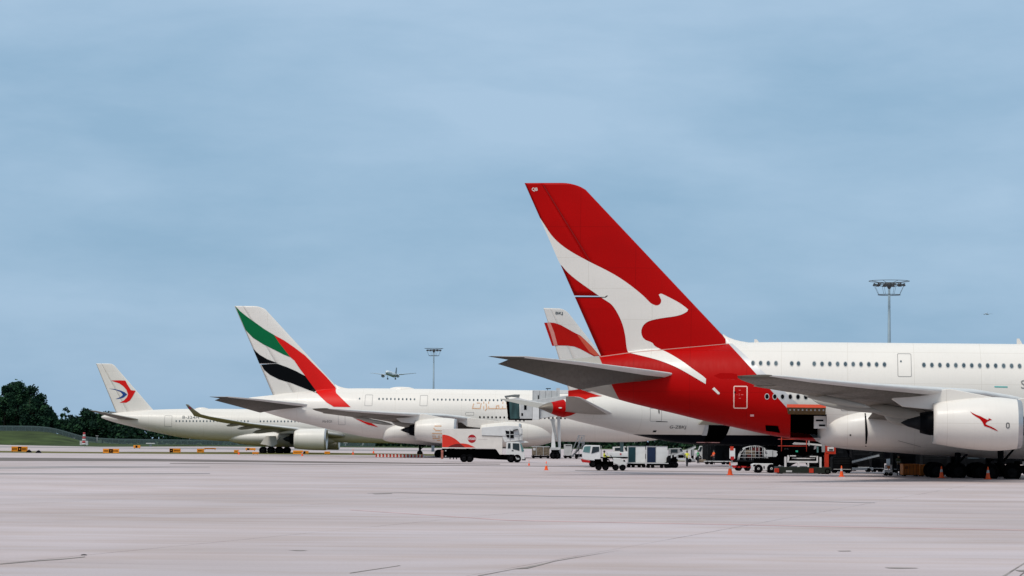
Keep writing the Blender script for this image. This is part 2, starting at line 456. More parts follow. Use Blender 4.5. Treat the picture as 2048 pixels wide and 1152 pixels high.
def gear(cr, x, y, z1, axles, rw, gap, name='landing_gear', leg=None):
    g=thing(name,None,None,(x,y,0)); g.parent=cr.o; leg=leg or DGREY
    for k in ('label','category'):
        if k in g: del g[k]
    n=len(axles)
    MB().tube((0,0,rw),(0,0,z1),.22,.26,12).tube((0,.1,rw+.6),(1.6,.3,z1),.09,.09).box(-max(abs(a) for a in axles)-.1,max(abs(a) for a in axles)+.1,-.14,.14,rw-.12,rw+.14).build('strut',leg,g)
    for a in axles:
        for sy in (-1,1): wheel(None,rw,.45,g,(a,sy*gap,rw))
    return g

Q=Craft('airliner','giant white double deck airliner with red tail and white kangaroo, in the foreground at right','aircraft',1049,366,5200/24.2,-6,.30)
qt=[(1085,730,738),(1110,722,748),(1150,717,770),(1200,711.5,787.5),(1255,703.5,804),(1303,699,816),(1350,695,827),(1400,691,839.5),(1457,686.5,852),(1500,684.9,861.5),(1549,684.2,872),(1600,684.3,879.5),(1660,684.6,884)]
tab=[]
hwpx={1085:.12,1110:.45,1150:.95,1200:1.5,1255:2.0,1303:2.4,1350:2.75,1400:3.05,1457:3.3,1500:3.43,1549:3.52,1600:3.56,1660:3.57}
for px,a,b in qt:
    x,zt=Q.L(px,a); _,zb=Q.L(px,b)
    tab.append((x,zt,zb,hwpx[px], zb+(zt-zb)*(.40 if px>1450 else .40+.12*(1450-px)/350)))
xe,zt,zb,hw,zc=tab[-1]
for x in (30,40,50,58): tab.append((x,zt,zb,hw,zc))
tab+=[(63,zt-.25,zb+.05,3.5,zc),(67,zt-1.3,zb+.3,3.2,zc-.1),(70,zt-3.2,zb+.9,2.5,zc-.3),(71.8,zt-4.9,zb+1.7,1.4,zc-.5),(72.4,zt-6,zb+2.5,.1,zc-.6)]
A380TAB=tab; Q.tab=tab
def a380_common(cr, livery, mats_f, splits, hole=None, QL=Q):
    cr.tab=A380TAB
    f=cr.fuselage(mats_f,splits,hole=hole)
    # fin
    te1=QL.L(1049,366); le1=QL.L(1170,378); le0=QL.L(1462,688); te0=QL.L(1200,708)
    z0=te0[1]; k=(z0-le1[1])/(le0[1]-le1[1]); le0=(le1[0]+(le0[0]-le1[0])*k,z0)
    k=(te1[1]-le1[1])/(le0[1]-le1[1]); le1=(le1[0]+(le0[0]-le1[0])*k,te1[1])
    return te0,te1,le0,le1
def fin_build(cr, te0,te1,le0,le1,t0,t1,matf,matr,cut=None,rud=.30,corner=(2.0,.5),zlow=1.0,splitv=None,name='tail_fin'):
    """tapered aerofoil fin: fixed part, upper and lower rudder; the tip corner is rounded"""
    cr.fin=((te0[0],te0[1],le0[0],t0),(te1[0],te1[1],le1[0],t1))
    def pt(u,v):
        te=te0[0]+(te1[0]-te0[0])*v; le=le0[0]+(le1[0]-le0[0])*v; z=te0[1]+(te1[1]-te0[1])*v
        c=le-te; x=le-c*u
        lx,lz=corner        # drop the top edge near the leading edge
        xc=le1[0]+lz*(le0[0]-le1[0])/(te1[1]-te0[1]); d=(x-(xc-lx))/lx
        if 0<d<=1: z=min(z, te1[1]-lz*d**2.2)
        return x, naca(u,t0+(t1-t0)*v)*c, z
    def patch(u0,u1,v0,v1,nm,m,nu=14,nv=26):
        rings=[]
        for j in range(nv+1):
            v=v0+(v1-v0)*(1-(1-j/nv)**1.3); L_=[];Rr=[]
            for i in range(nu+1):
                u=u0+(u1-u0)*(i/nu)**(1.8 if u0==0 else 1)
                x,y,z=pt(u,v); L_.append((x,-y,z)); Rr.append((x,y,z))
            rings.append(L_+Rr[::-1])
        return MB().loft(rings).build(nm,m,cr.o)
    vb=-zlow/(te1[1]-te0[1])
    a=patch(0,1-rud,vb,1,name,matf)
    if splitv:
        patch(1-rud,1,splitv+.004,1,'upper_rudder',matr,6)
        patch(1-rud,1,vb*.3,splitv-.004,'lower_rudder',matr,6)
    else: patch(1-rud,1,vb*.3,1,'rudder',matr,6)
    return a
def a380_wings(cr, engm, lipm, flipside=True):
    L=Q.L
    st=[]
    P=[(-3.3,(2170,838),(1735,838),.13),(-9,(2108,820),(1742,829),.12),(-14.9,(2040,800),(1752,812),.115),(-20,(1973,788),(1702,803),.11),(-25.7,(1890,781.5),(1664,797),.105),(-32,(1745,770),(1580,784),.10),(-36.5,(1640,760.5),(1512,771),.10),(-38.8,(1580,754),(1482,760),.09),(-39.6,(1545,751),(1470,752),.06)]
    for y,a,b,t in P: st.append((y,L(*a,y),L(*b,y),t))
    for mir in (False,True):
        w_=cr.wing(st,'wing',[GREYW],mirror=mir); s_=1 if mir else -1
        # flap track fairings
        for (a,b,y,r) in (((1604,788.5),(1742,815),-29.3,.24),((1626,801),(1765,824),-24.5,.30),((1735,815),(1850,832),-18,.45),((1768,832),(1850,845),-11.5,.5)):
            xa,za=L(*a,y); xb,zb=L(*b,y); mb=MB(); canoe(mb,xa,xb,y if not mir else -y,za,r,0,(zb-za)); mb.build('flap_track_fairing',mat('fairing_grey',(.34,.325,.29),.45,0,.05,.6),w_)
        for nm,pa,pb in (('aileron',(-36.4,(1560,766.5),(1507.5,772)),(-29.4,(1688,779),(1635,793))),('outboard_flap',(-29.0,(1700,781),(1645,789)),(-15.5,(1835,803),(1752,818)))):
            rr=[]
            for (y_,a_,b_) in (pa,pb):
                xa,za=L(*a_,y_); xb,zb=L(*b_,y_); yy_=-y_ if mir else y_
                rr.append([(xa,yy_,za+.10),(xa-.3,yy_,za+.2),(xb,yy_,zb+.03),(xb,yy_,zb-.03),(xa-.4,yy_,za-.2),(xa-.05,yy_,za-.12)])
            MB().loft(rr,0,False).build(nm,mat('flap_brown',(.165,.147,.118),.5,0,.08,.6,0,(.3,1,1),.25,(2.2,9,.02,.8),.06),w_)
        # aileron / flap seams as thin dark strips under the wing
        def under(u,v0,v1,nm,m,du=.006,off=.02):
            mb=MB()
            for i in range(12):
                q=[]
                for vv in (v0+(v1-v0)*i/12, v0+(v1-v0)*(i+1)/12):
                    k=vv*(len(st)-1); j=min(int(k),len(st)-2); f=k-j
                    y=st[j][0]+(st[j+1][0]-st[j][0])*f
                    xl=st[j][1][0]+(st[j+1][1][0]-st[j][1][0])*f; zl=st[j][1][1]+(st[j+1][1][1]-st[j][1][1])*f
                    xt=st[j][2][0]+(st[j+1][2][0]-st[j][2][0])*f; zt_=st[j][2][1]+(st[j+1][2][1]-st[j][2][1])*f
                    for uu in (u,u+du):
                        c=xl-xt; q.append((xl-c*uu, y*(-1 if mir else 1), zl+(zt_-zl)*uu-naca(uu,st[j][3]+(st[j+1][3]-st[j][3])*f)*c*.75-off))
                mb.add(q,[(0,1,3,2)])
            mb.build(nm,m,w_,recalc=False)
        under(.66,.05,.93,'flap_seam',DMETAL); under(.12,.1,.95,'slat_seam',DMETAL,.004)
        # wing tip fence
        ax,az=L(1402,750,-39.8); bx,bz=L(1466,752,-39.8)
        up=L(1434,746,-39.8); dn=L(1434,758,-39.8); fr=L(1540,752,-39.8)
        y=-39.75*(-1 if mir else 1)
        mf=MB(); mf.prism([(bx+.3,bz+.12),(up[0]+1.0,up[1]),(up[0]+.2,up[1]),(bx-1.3,bz),(dn[0]+.2,dn[1]),(dn[0]+1.0,dn[1]),(bx+.3,bz-.25)],y-.06,y+.06); mf.build('wingtip_fence',engm[1],w_)
        # engines
        for y_,lip,zcp in ((-25.7,2043,848.5),(-14.9,2262,862)):
            xl,zc=L(lip,zcp,y_)
            if y_==-14.9: zc=zc-.15
            e=engine(cr,xl,y_ if not mir else -y_,zc,6.25,1.62,1.91,1.44,cr.o,engm[0],lipm)
            # pylon
            yy=0
            wz=[q for q in st if q[0]==y_][0]; lx,lz=wz[1]; ttx=wz[2][0]
            mb=MB().prism([(-1.5,1.8),(lx-xl+.3,lz-zc+.15),(lx-xl-3.5,lz-zc-.45),(-9.2,lz-zc-.62),(-8.4,1.15),(-6.3,.95),(-3,1.2)],yy-.28,yy+.28)
            mb.build('pylon',WHITE2,e,.05)
    return st
def a380_belly(cr, m):
    # wing-to-body fairing: a second, wider shell low on the fuselage
    q=[(1636,845,878,.4),(1650,838,886,2.6),(1668,826,889.5,3.5),(1700,815,893.5,4.05),(1760,805,898,4.35),(1850,800,904.5,4.5),(1950,797,910,4.55),(2048,797,913,4.55)]
    t=[]
    for px,a,b,hw in q:
        x,zt=Q.L(px,a,-3); _,zb=Q.L(px,b,0); t.append((x,zt,zb,hw,(zt+zb)/2-.1))
    l=t[-1]; t+=[(45,)+l[1:4]+(l[4],),(49,l[1]-.4,l[2]+.3,3.9,l[4]),(52,l[1]-1.2,l[2]+.8,2.4,l[4])]
    rings=[]
    for i in range(61):
        x=t[0][0]+(t[-1][0]-t[0][0])*i/60; zt,zb,hw,zc=interp(t,x); r=[]
        for k in range(40):
            a=2*math.pi*k/40; c,s_=math.cos(a),math.sin(a); p=.8
            r.append((x,hw*math.copysign(abs(c)**p,c), zc+(zt-zc)*math.copysign(abs(s_)**p,s_)))
        rings.append(r)
    MB().loft(rings).build('belly_fairing',m,cr.o)
    def f(x,z):
        zt,zb,hw,zc=interp(t,x); qz=(z-zc)/(zt-zc)
        if abs(qz)>=1 : return 0
        s_=abs(qz)**(1/.8); return hw*(math.sqrt(1-s_*s_))**.8
    cr.bf=lambda x,z: max(f(x,z),cr.fy(x,z))
def a380_stab(cr, mats):
    L=Q.L; P=[(-1.2,(1380,752),(1212,764),.09),(-1.9,(1362,750.5),(1216,764.5),.10),(-4.3,(1304,741.5),(1160,779.5),.10),(-9,(1175,725),(1085,755),.10),(-13.7,(1055,712.8),(995.5,728),.08),(-13.75,(1054,712.7),(1016,719.5),.08),(-15.4,(985,712.2),(976,713),.05)]
    for mir in (False,True):
        o=cr.wing([(y,L(*a,y),L(*b,y),t) for y,a,b,t in P],'tailplane',mats,mirror=mir)
        t=[L(1022,712.5,-14.9),L(1000,716,-14.9),L(976,712.6,-14.9)]
        y=-15.1*(-1 if mir else 1)
        pass
def a380_gear(cr):
    # wing gear (4 wheels) and body gear (6 wheels), nose gear
    xg,_=Q.L(1962,950,-6)
    for s_ in (-1,1):
        gear(cr,xg+1.5,s_*6.2,3.2,(-.85,.85),.70,.68)
        gear(cr,xg-1.6,s_*2.7,3.0,(-1.7,0,1.7),.70,.77)
    gear(cr,66.6,0,3,(0,),.6,.45,'nose_gear')

# ---------------------------------------------------------------- near airliner (white kangaroo on red)
lineA,lineB=Q.L(1457,687,-1),Q.L(1581,824,-3)
def plane_of(a,b):
    d=Vector((b[0]-a[0],0,b[1]-a[1])); n=Vector((-d.z,0,d.x)).normalized()
    if n.x<0: n=-n
    return Vector((a[0],0,a[1])), n
pc,pn=plane_of(lineA,lineB)
l2a,l2b=Q.L(1468,690,-1),Q.L(1600,812,-3)
sc_,sn_=plane_of(l2a,l2b)
tc_,tn_=plane_of(Q.L(1197,712,-1.2),Q.L(1237,798,-1.2))
fnA=lambda c:(Vector(c)-pc).dot(pn)<0
def split_q():
    return [(sc_,sn_,1,lambda c:(c-sc_).dot(sn_)<0 ),(pc,pn,2,lambda c:(c-pc).dot(pn)<0),(tc_,tn_,3,lambda c:(c-tc_).dot(tn_)<0)]
hx0,hz1=Q.L(1581,828,-3.5); hx1,hz0=Q.L(1653,876,-3.2)
te0,te1,le0,le1=a380_common(Q,None,[WHITE,SILVER,QRED,mat('tail_cone_grey',(.33,.315,.28),.5,0,.05,.6)],split_q(),(hx0,hx1,hz0,hz1))
sv=(Q.L(1149,592.5)[1]-te0[1])/(te1[1]-te0[1])
fin_build(Q,te0,te1,le0,le1,.095,.085,QRED,QRED,splitv=sv)
# white fillet in front of the fin
def fillet(cr,pts,w0,m):
    rings=[]; cr.fl=[]
    for i,(x,z) in enumerate(pts):
        zt=cr.fus(x)[0]-.25; ww=w0*math.sin(math.pi*min(1,(i+.15)/(len(pts)-.6)))**.8+.05
        cr.fl.append((x,zt,z,ww)); rings.append([(x,-ww,zt),(x,-ww*.75,zt+(z-zt)*.35),(x,-ww*.35,zt+(z-zt)*.8),(x,0,z),(x,ww*.35,zt+(z-zt)*.8),(x,ww*.75,zt+(z-zt)*.35),(x,ww,zt)])
    MB().loft(rings,close=False,caps=False).build('fin_fillet',m,cr.o)
fillet(Q,Q.P([(1446,667.5),(1452,672),(1458,675),(1470,679.5),(1482,682.5),(1496,684.6)]),.42,WHITE)
K1=[(375,298),(400,335),(450,410),(510,470),(590,525),(700,585),(800,635),(880,680),(960,735),(1040,800),(1085,845),(1110,860),(1130,865),(1150,856),(1158,835),(1150,812),(1142,795),(1155,788),(1200,808),(1270,845),(1315,877),(1330,890),(1325,902),(1290,922),(1240,935),(1150,948),(1080,965),(1045,990),(1030,1025),(1035,1060),(1055,1085),(1100,1104)]
K2=[(1330,200),(1430,250),(1530,310),(1620,375),(1720,450),(1718,490),(1600,420),(1480,355),(1350,305),(1220,270),(1150,252),(1120,240),(1108,205),(1098,120)]
K3=[(910,990),(880,920),(840,860),(790,825),(740,790),(690,755),(620,705),(560,655),(520,610),(492,568)]
c1=lambda p:(960+p[0]/3.2,340+p[1]/3.2); c2=lambda p:(960+p[0]/3.7926,640+p[1]/3.7926)
kang=[c1(p) for p in K1]+[c2(p) for p in K2]+[c1(p) for p in K3]
def smooth_poly(p,sub=3):
    out=[]; n=len(p)
    for i in range(n):
        a,b,c,d=[Vector(p[(i+k)%n]) for k in (-1,0,1,2)]
        sharp=(b-a).normalized().dot((c-b).normalized())<.55 or (c-b).normalized().dot((d-c).normalized())<.55
        for k in range(sub):
            t=k/sub
            if sharp: q=b.lerp(c,t)
            else: q=.5*((2*b)+(c-a)*t+(2*a-5*b+4*c-d)*t*t+(3*b-a-3*c+d)*t**3)
            out.append((q.x,q.y))
    return out
Q.decal('kangaroo_emblem',[smooth_poly(kang)],WHITE,.02,.3,True)
# dark gap line between the rudders, hinge lines
Q.decal('rudder_gap',[[(1149,592.4),(1208,592.8),(1213,589.7),(1214.6,590.6),(1210,594.0),(1151,593.9)]],DARK,.035,.5)
Q.decal('hinge_line',[[(1084,368),(1085.5,368),(1180,522),(1178,521)]],mat('red_seam',(.20,.002,.003),.5),.026,.5)
Q.decal('fin_seam',[[(1199,712.5),(1258,704.5),(1457,686.4),(1457,687.6),(1258,706),(1199,714)]],mat('root_seam',(.45,.25,.22),.5),.03,.4)
# lettering on the fin tip on a small white block
Q.text('fin_lettering','QB',1063,381.2,6.3,-.2,WHITE,wpx=12,bold=True)
Q.decal('livery_slash',[[(1425.7,779),(1430,775.6),(1441,787),(1440,789.6),(1437,789.4)]],WHITE,.02,.4)
a380_wings(Q,(WHITE,QRED),METAL)
a380_belly(Q,WHITE)
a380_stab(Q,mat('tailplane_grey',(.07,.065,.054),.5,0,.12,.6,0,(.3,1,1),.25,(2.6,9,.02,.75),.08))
a380_gear(Q)
for i,px in enumerate([1506,1521.3,1536.7,1552,1583.5,1597]+[1628.5+15.61*k for k in range(10)]+[1848+15.95*k for k in range(15)]):
    Q.window(px,726+(px-1506)*.01105,.27,.36,y=-2.9)
for px in (1534,1549.5,1565,1580.5,1596,1611.5,1627): Q.window(px,793+(px-1534)*.012,.28,.38,m=BLACKP)
Q.outline('cabin_door',1795,706,1823,754,.05,LINE,-2.8); Q.outline('cabin_door',1467,771.5,1495,817.5,.085,PINKL,-3.2)
MARK=mat('door_mark',(.75,.12,.12),.5)
for (a,b,c,d) in ((1478.5,781,1482.5,782.2),(1478.5,797,1482.5,798.2),(1479,788,1479.8,793),(1483,790,1487.5,791.2),(1474,790.3,1476,791)):
    Q.decal('door_marking',[[(a,b),(c,b),(c,d),(a,d)]],MARK,.02,0)
Q.decal('door_window',[[(1469.5,784),(1472.5,784),(1472.5,787.5),(1469.5,787.5)]],BLACKP,.02,0)
Q.decal('door_window',[[(1798.5,722),(1801.5,722),(1801.5,725.5),(1798.5,725.5)]],WINB,.02,0)
Q.decal('service_label',[[(1501,829.5),(1508.5,829.5),(1508.5,833.5),(1501,833.5)]],mat('pale_pink',(.75,.42,.42),.5),.02,0)
Q.decal('beacon_light',[[(1441,748.4),(1443,747.9),(1446,748),(1447.3,749.2),(1446,750.4),(1443,750.5)]],WHITE,.02,0)
Q.decal('service_hatch',[[(1531,851),(1556,852.5),(1560,866),(1532,862)]],DARK,.05,.15)
Q.decal('service_slot',[[(1984,773.5),(2010,774),(2010,776.5),(1984,776)]],mat('teal_mark',(.10,.40,.38),.5),.02,.4)
Q.outline('hatch_outline',1682,816,1712,822,.05,LINE,-4,.1,Q.bf)
Q.text('fuselage_lettering','Spirit of Australia',2041,777,17,-3.5,LGREY if False else mat('letter_grey',(.2,.2,.2),.5))
for ax in ((1511,687,678.5),(2036,689,677)):
    x,z=Q.L(ax[0]+6,ax[1]); x2,z2=Q.L(ax[0],ax[2])
    MB().prism([(x-.35,z-.2),(x+.25,z-.2),(x2+.1,z2),(x2-.1,z2)],-.03,.03).build('antenna',WHITE,Q.o)
# fairing panel seam and drain hole
Q.decal('fairing_seam',[[(1727,827),(1729.5,827),(1733,866),(1731.5,893.5),(1729,893),(1728,866)]],DGREY,.02,.3,surf=Q.bf)
Q.decal('drain_hole',[[(1697.5,869),(1700.5,869),(1700.5,872),(1697.5,872)]],BLACKP,.02,0,surf=Q.bf)
Q.decal('panel_seam',[[(1793,881),(1838,893),(1838,894),(1793,882)]],LINE,.02,.4,surf=Q.bf)
# nacelle emblem
ex,ez=Q.L(2043,848.5,-25.7)
cs=cowl_surf(-25.7,ez,ex,6.25,1.62,1.91,1.44)
def cowl_poly(cr,pts,y=-27.4): return [cr.L(a,b,y) for a,b in pts]
rp=[(1165,258),(1190,275),(1240,300),(1290,318),(1330,340),(1375,363),(1388,355),(1385,343),(1402,346),(1428,362),(1405,368),(1375,380),(1355,398),(1352,415),(1372,425),(1420,445),(1470,472),(1505,502),(1460,485),(1410,462),(1360,445),(1335,438),(1325,418),(1310,385),(1280,350),(1235,322),(1195,295)]
rp=[(1748+a/6.063,780+b/6.063) for a,b in rp]
eng=[o for o in Q.o.children if o.name.startswith('engine')]
Q.decal('kangaroo_emblem',[cowl_poly(Q,rp)],QRED,.02,.3,surf=cs,xz=True)
Q.outline('cowl_latch',2011.5,845,2019,857,.07,mat('latch_grey',(.12,.12,.12),.5),-27.4,.12,cs,.02)
# open cargo hold: hold walls, door raised on its hinge, container inside
H=MB()
H.add([(hx0-.02,-3.7,hz0),(hx1+.02,-3.7,hz0),(hx1+.02,-3.7,hz1),(hx0-.02,-3.7,hz1),(hx0-.02,2,hz0),(hx1+.02,2,hz0),(hx1+.02,2,hz1),(hx0-.02,2,hz1)],[(4,5,6,7),(0,1,5,4),(2,3,7,6),(0,4,7,3),(1,2,6,5)])
hold=H
# trim the lining to the fuselage skin
hv=[]
for v in hold.v:
    y=v[1]
    if y<0: y=-max(.3,Q.fy(v[0],v[2])-.03)
    hv.append((v[0],y,v[2]))
hold.v=hv; hold.build('cargo_hold',DARK,Q.o,recalc=False)
MB().box(hx1-1.0,hx1-.02,-2.7,-1.2,Q.L(1640,857,-2.8)[1],Q.L(1640,832,-2.8)[1],0).box(hx1-.85,hx1-.25,-2.73,-2.70,hz1-.55,hz1-.42,1).box(hx1-.6,hx1-.1,-2.73,-2.70,hz1-.95,hz1-.8,1).build('hold_container',[TBEIGE,BLACKP],Q.o)
yh=-Q.fy(hx0+1,hz1)-.02
dz=.75
D_=MB().add([(hx0-.2,yh,hz1-.02),(hx1-.1,yh,hz1-.02),(hx1-.1,yh-2.3,hz1+dz-.25),(hx0-.3,yh-2.3,hz1+dz-.25),
     (hx0-.2,yh,hz1+.2),(hx1-.1,yh,hz1+.2),(hx1-.1,yh-2.3,hz1+dz),(hx0-.3,yh-2.3,hz1+dz)],
     [(0,1,2,3),(4,7,6,5),(0,4,5,1),(1,5,6,2),(0,3,7,4)],0)
D_.add([(hx1-.1,yh-2.3,hz1+dz-.25),(hx0-.3,yh-2.3,hz1+dz-.25),(hx1-.1,yh-2.3,hz1+dz),(hx0-.3,yh-2.3,hz1+dz)],[(0,1,3,2)],1)
cd=D_.build('cargo_door',[mat('door_lining',(.11,.075,.03),.7,0,.3,3),mat('door_edge',(.72,.09,.04),.5)],Q.o)
for k in range(9): MB().box(hx0-.1+k*.33,hx0+.02+k*.33,yh-1.9,yh-1.6,hz1+dz-.50,hz1+dz-.36).build('door_latch',LGREY,cd)

# ---------------------------------------------------------------- double deck airliner with the striped flag tail
E=Craft('airliner','white double deck airliner with green, black and red stripes on its tail','aircraft',469,608,5200/12.42,-3.5,.30)
def inv_scale(): pass
te0,te1,le0,le1=a380_common(E,None,[WHITE,WHITE2],[])
fin_build(E,te0,te1,le0,le1,.095,.085,WHITE,WHITE,splitv=sv)
fillet(E,Q.P([(1446,667.5),(1452,672),(1458,675),(1470,679.5),(1482,682.5),(1496,684.6)]),.42,WHITE)
a380_wings(E,(WHITE2,WHITE2),METAL); a380_belly(E,WHITE2); a380_stab(E,MATS['tailplane_grey']); a380_gear(E)
c3=lambda p:(400+p[0]/3.839,580+p[1]/3.839)
G_=[(262,120),(300,160),(350,200),(420,250),(490,300),(565,345),(600,400),(640,450),(690,515),(640,495),(560,455),(480,415),(400,365),(342,305)]
R_=[(565,345),(640,385),(720,440),(800,500),(880,580),(960,660),(1035,745),(1050,790),(1110,845),(1170,900),(1040,898),(1020,885),(985,865),(905,795),(860,735),(805,660),(760,600),(720,540),(690,515),(640,450),(600,400)]
B1=[(400,450),(450,495),(510,530),(590,560),(447,562)]
B2=[(462,571),(590,566),(660,590),(730,620),(805,660),(860,735),(905,795),(800,755),(700,715),(600,685),(530,650),(485,612)]
S_=[(1200,985),(1255,990),(1310,1010),(1382,1055),(1300,1035)]
for nm,p,m in (('green_stripe',G_,EGREEN),('red_stripe',R_,ERED),('black_stripe',B1,BLACKP),('black_stripe',B2,BLACKP),('red_stripe',S_,ERED)):
    E.decal(nm,[[c3(q) for q in p]],m,.04,.12 if p is R_ else .4,p is not S_)
for px in [719]+[758+7.87*k for k in range(10)]+[867.5+7.97*k for k in range(22)]: E.window(px,797.6+(px-758)*.0115,.27,.36,ring=False,y=-2.9)
for px in [960+8.1*k for k in range(22)]: E.window(px,834.3+(px-960)*.011,.27,.36,ring=False,m=BLACKP)
E.outline('cabin_door',730,789,745,812,.06,LINE,-2.8); E.outline('cabin_door',840,790,855,812,.06,LINE,-2.8); E.outline('cabin_door',677,826,691,850,.05,LINE,-2.8); E.outline('service_panel',931,824,948,831,.06,LINE,-3.5)
E.text('registration_lettering','A6-EOI',643,845,5,-3.2,mat('letter_grey',(.2,.2,.2),.5),wpx=20)
x,z=E.L(804,776)
MB().revolve([(-.0,1.5),(.25,1.35),(.45,.8),(.5,.01)],(0,0,0),20,0,'z').build('radome_hump',WHITE,E.o).location=(x,0,z-.25)
bpy.context.view_layer.update()
for o in [o for o in E.o.children if o.name.startswith('radome_hump')]: o.scale=(1.4,.6,.9)
# gold arabic lettering, drawn in strokes
def strokes(cr,name,S,w_,y,m,surf,parent=None):
    mb=MB()
    for pl in S:
        for a,b in zip(pl[:-1],pl[1:]):
            A=Vector(cr.L(*a,y)); B=Vector(cr.L(*b,y)); d=(B-A); 
            if d.length<1e-5: continue
            d.normalize(); n=Vector((-d.y,d.x))*w_/2; A2=A-d*w_/2; B2=B+d*w_/2
            q=[A2+n,B2+n,B2-n,A2-n]
            mb.add([(p.x,-(surf(p.x,p.y)+.03),p.y) for p in q],[(0,1,2,3)])
    return mb.build(name,m,parent or cr.o,recalc=False)
c4=lambda p:(900+p[0]/12.8,750+p[1]/12.8)
AR=[[(600,740),(575,850),(770,860),(795,730)],[(690,715),(705,715)],[(735,715),(750,715)],[(860,690),(860,860)],[(920,740),(945,860),(905,900)],[(985,690),(990,860),(1180,860),(1185,790),(1240,780),(1260,860),(1180,860)],[(1350,690),(1345,860),(1290,865)],[(1345,860),(1420,860)],[(1440,700),(1460,860),(1560,860),(1565,690)],[(1640,690),(1640,860)]]
strokes(E,'gold_lettering',[[c4(p) for p in s_] for s_ in AR],.15,-3.4,GOLD,E.surf)
exx,ezz=ex,ez
NL=[[(870,852),(882,852)],[(868,857),(872,861),(880,861)],[(865,867),(884,867)],[(866,872),(866,877),(878,877),(878,872)],[(870,872),(870,877)],[(883,862),(883,875),(879,881),(874,881)]]
strokes(E,'gold_lettering',NL,.16,-27.4,GOLD,cs)
# ---------------------------------------------------------------- twin engine airliner with red and blue swallow tail emblem (far left)
A=Craft('airliner','white twin engine airliner with red and blue swallow emblem on its tail, farthest left','aircraft',192,727,5200/10.5,-2.5,.25)
qa=[(203,832.5,835.5,.12),(212,829.5,839,.75),(233,825.5,845.5,1.25),(270,822,854.5,1.9),(312,819.3,864.5,2.4),(365,817.8,875,2.8),(420,817.5,880.5,2.95),(470,817.8,882.5,2.98)]
tab=[]
for px,a,b,hw in qa:
    x,zt=A.L(px,a); _,zb=A.L(px,b); tab.append((x,zt,zb,hw,(zt+zb)/2))
l=tab[-1]; tab+=[(x,)+l[1:] for x in (34,45,56)]+[(60,l[1]-.4,l[2]+.1,2.8,l[4]),(64,l[1]-2.2,l[2]+.9,1.9,l[4]-.3),(66,l[1]-3.6,l[2]+1.9,.1,l[4]-.5)]
A.tab=tab; A.fuselage([WHITE2],nx=70,nr=40)
te1=A.L(192,727); te0=A.L(232,825); le1=A.L(226,730); le0=A.L(312,819)
fin_build(A,te0,(te1[0],te1[1]),(le0[0],te0[1]),(le1[0],te1[1]),.09,.08,WHITE,WHITE,corner=(1.0,.35),zlow=.8)
c5=lambda p:(p[0]/4.8,700+p[1]/4.8)
RS=[(1055,292),(1120,290),(1195,292),(1215,330),(1250,385),(1295,390),(1270,440),(1240,485),(1205,505),(1140,505),(1180,485),(1210,455),(1222,425),(1205,380),(1180,350),(1140,320)]
BS=[(1035,370),(1090,373),(1150,388),(1190,405),(1215,425),(1180,455),(1140,466),(1100,470),(1150,450),(1172,430),(1150,402),(1100,382)]
A.decal('red_wing_emblem',[[c5(p) for p in RS]],ERED,.03,.5,True)
A.decal('blue_wing_emblem',[[c5(p) for p in BS]],mat('emblem_blue',(.01,.05,.22),.4),.03,.5,True)
LA=A.L
TG=MATS['tailplane_grey']
for mir in (False,True):
    A.wing([(y,LA(*a,y),LA(*b,y),t) for y,a,b,t in ((-1.2,(284,840),(236,838),.09),(-3,(268,836.5),(228,836),.09),(-9,(192,821.5),(180,821.5),.08),(-9.4,(184,820.8),(177,820.8),.05))],'tailplane',[GREYW],mirror=mir)
    w_=A.wing([(y,LA(*a,y),LA(*b,y),t) for y,a,b,t in ((-2.6,(690,872),(560,867),.12),(-10.5,(600,858.5),(505,855),.10),(-20,(500,847),(440,844.5),.085),(-28,(420,833),(388,832),.07),(-30.2,(402,828.5),(384,826),.07),(-31.4,(390,820),(376,816.5),.06),(-32,(377,809),(371,808.5),.05))],'wing',[mat('wing_pale_grey',(.33,.32,.29),.5,0,.08,.6)],mirror=mir)
    for (a,b,y,r) in (((452,851.5),(492,847),-19,.26),((474,857.5),(528,851),-15,.32),((505,865),(570,856),-12,.4)):
        xa,za=LA(*a,y); xb,zb=LA(*b,y); mb=MB(); canoe(mb,xa,xb,y*(-1 if mir else 1),za,r,0,zb-za); mb.build('flap_track_fairing',mat('fairing_grey',(.34,.325,.29),.45,0,.05,.6),w_)
    yy=-10.5; xl,zc=LA(654,879,yy)
    e=engine(A,xl,yy*(-1 if mir else 1),zc,6.0,1.85,2.0,1.75,A.o,WHITE2,METAL)
    lx,lz=LA(600,858.5,yy)
    MB().prism([(-1.2,1.9),(lx-xl,lz-zc+.2),(-9.5,lz-zc-.8),(-9,1.0),(-6,1.1)],-.25,.25).build('pylon',WHITE2,e)
    gx,_=LA(543,900,-5.3); gear(A,gx,(-5.3 if not mir else 5.3),3.2,(-1.55,0,1.55),.68,.7,leg=LGREY)
gear(A,62,0,2.6,(0,),.5,.4,'nose_gear')
MB().prism([LA(533,872,-5),LA(553,872,-5),LA(556,888,-5),LA(548,893,-5),LA(522,888,-5)],-5.9,-5.85).build('gear_door',WHITE2,A.o)
rings=[]
for i in range(31):
    t=i/30; x0,_=LA(450,880,0); x=x0+t*22; k=math.sin(math.pi*t)**.4
    rings.append([(x,3.35*k*math.cos(a)+.0, 3.05+1.75*k*math.sin(a)) for a in [2*math.pi*j/28 for j in range(28)]])
MB().loft(rings).build('belly_fairing',WHITE2,A.o)
for px in [352.3+6.85*k for k in range(22)]+[521+6.9*k for k in range(12)]: A.window(px,842+(px-352)*.003,.25,.38,ring=False,y=-2.8)
A.outline('cabin_door',329,831,344,853.5,.07,LINE,-2.5)
A.text('registration_lettering','B-324H',364,837,5.6,-2.6,mat('letter_dark',(.06,.08,.09),.5),wpx=34)
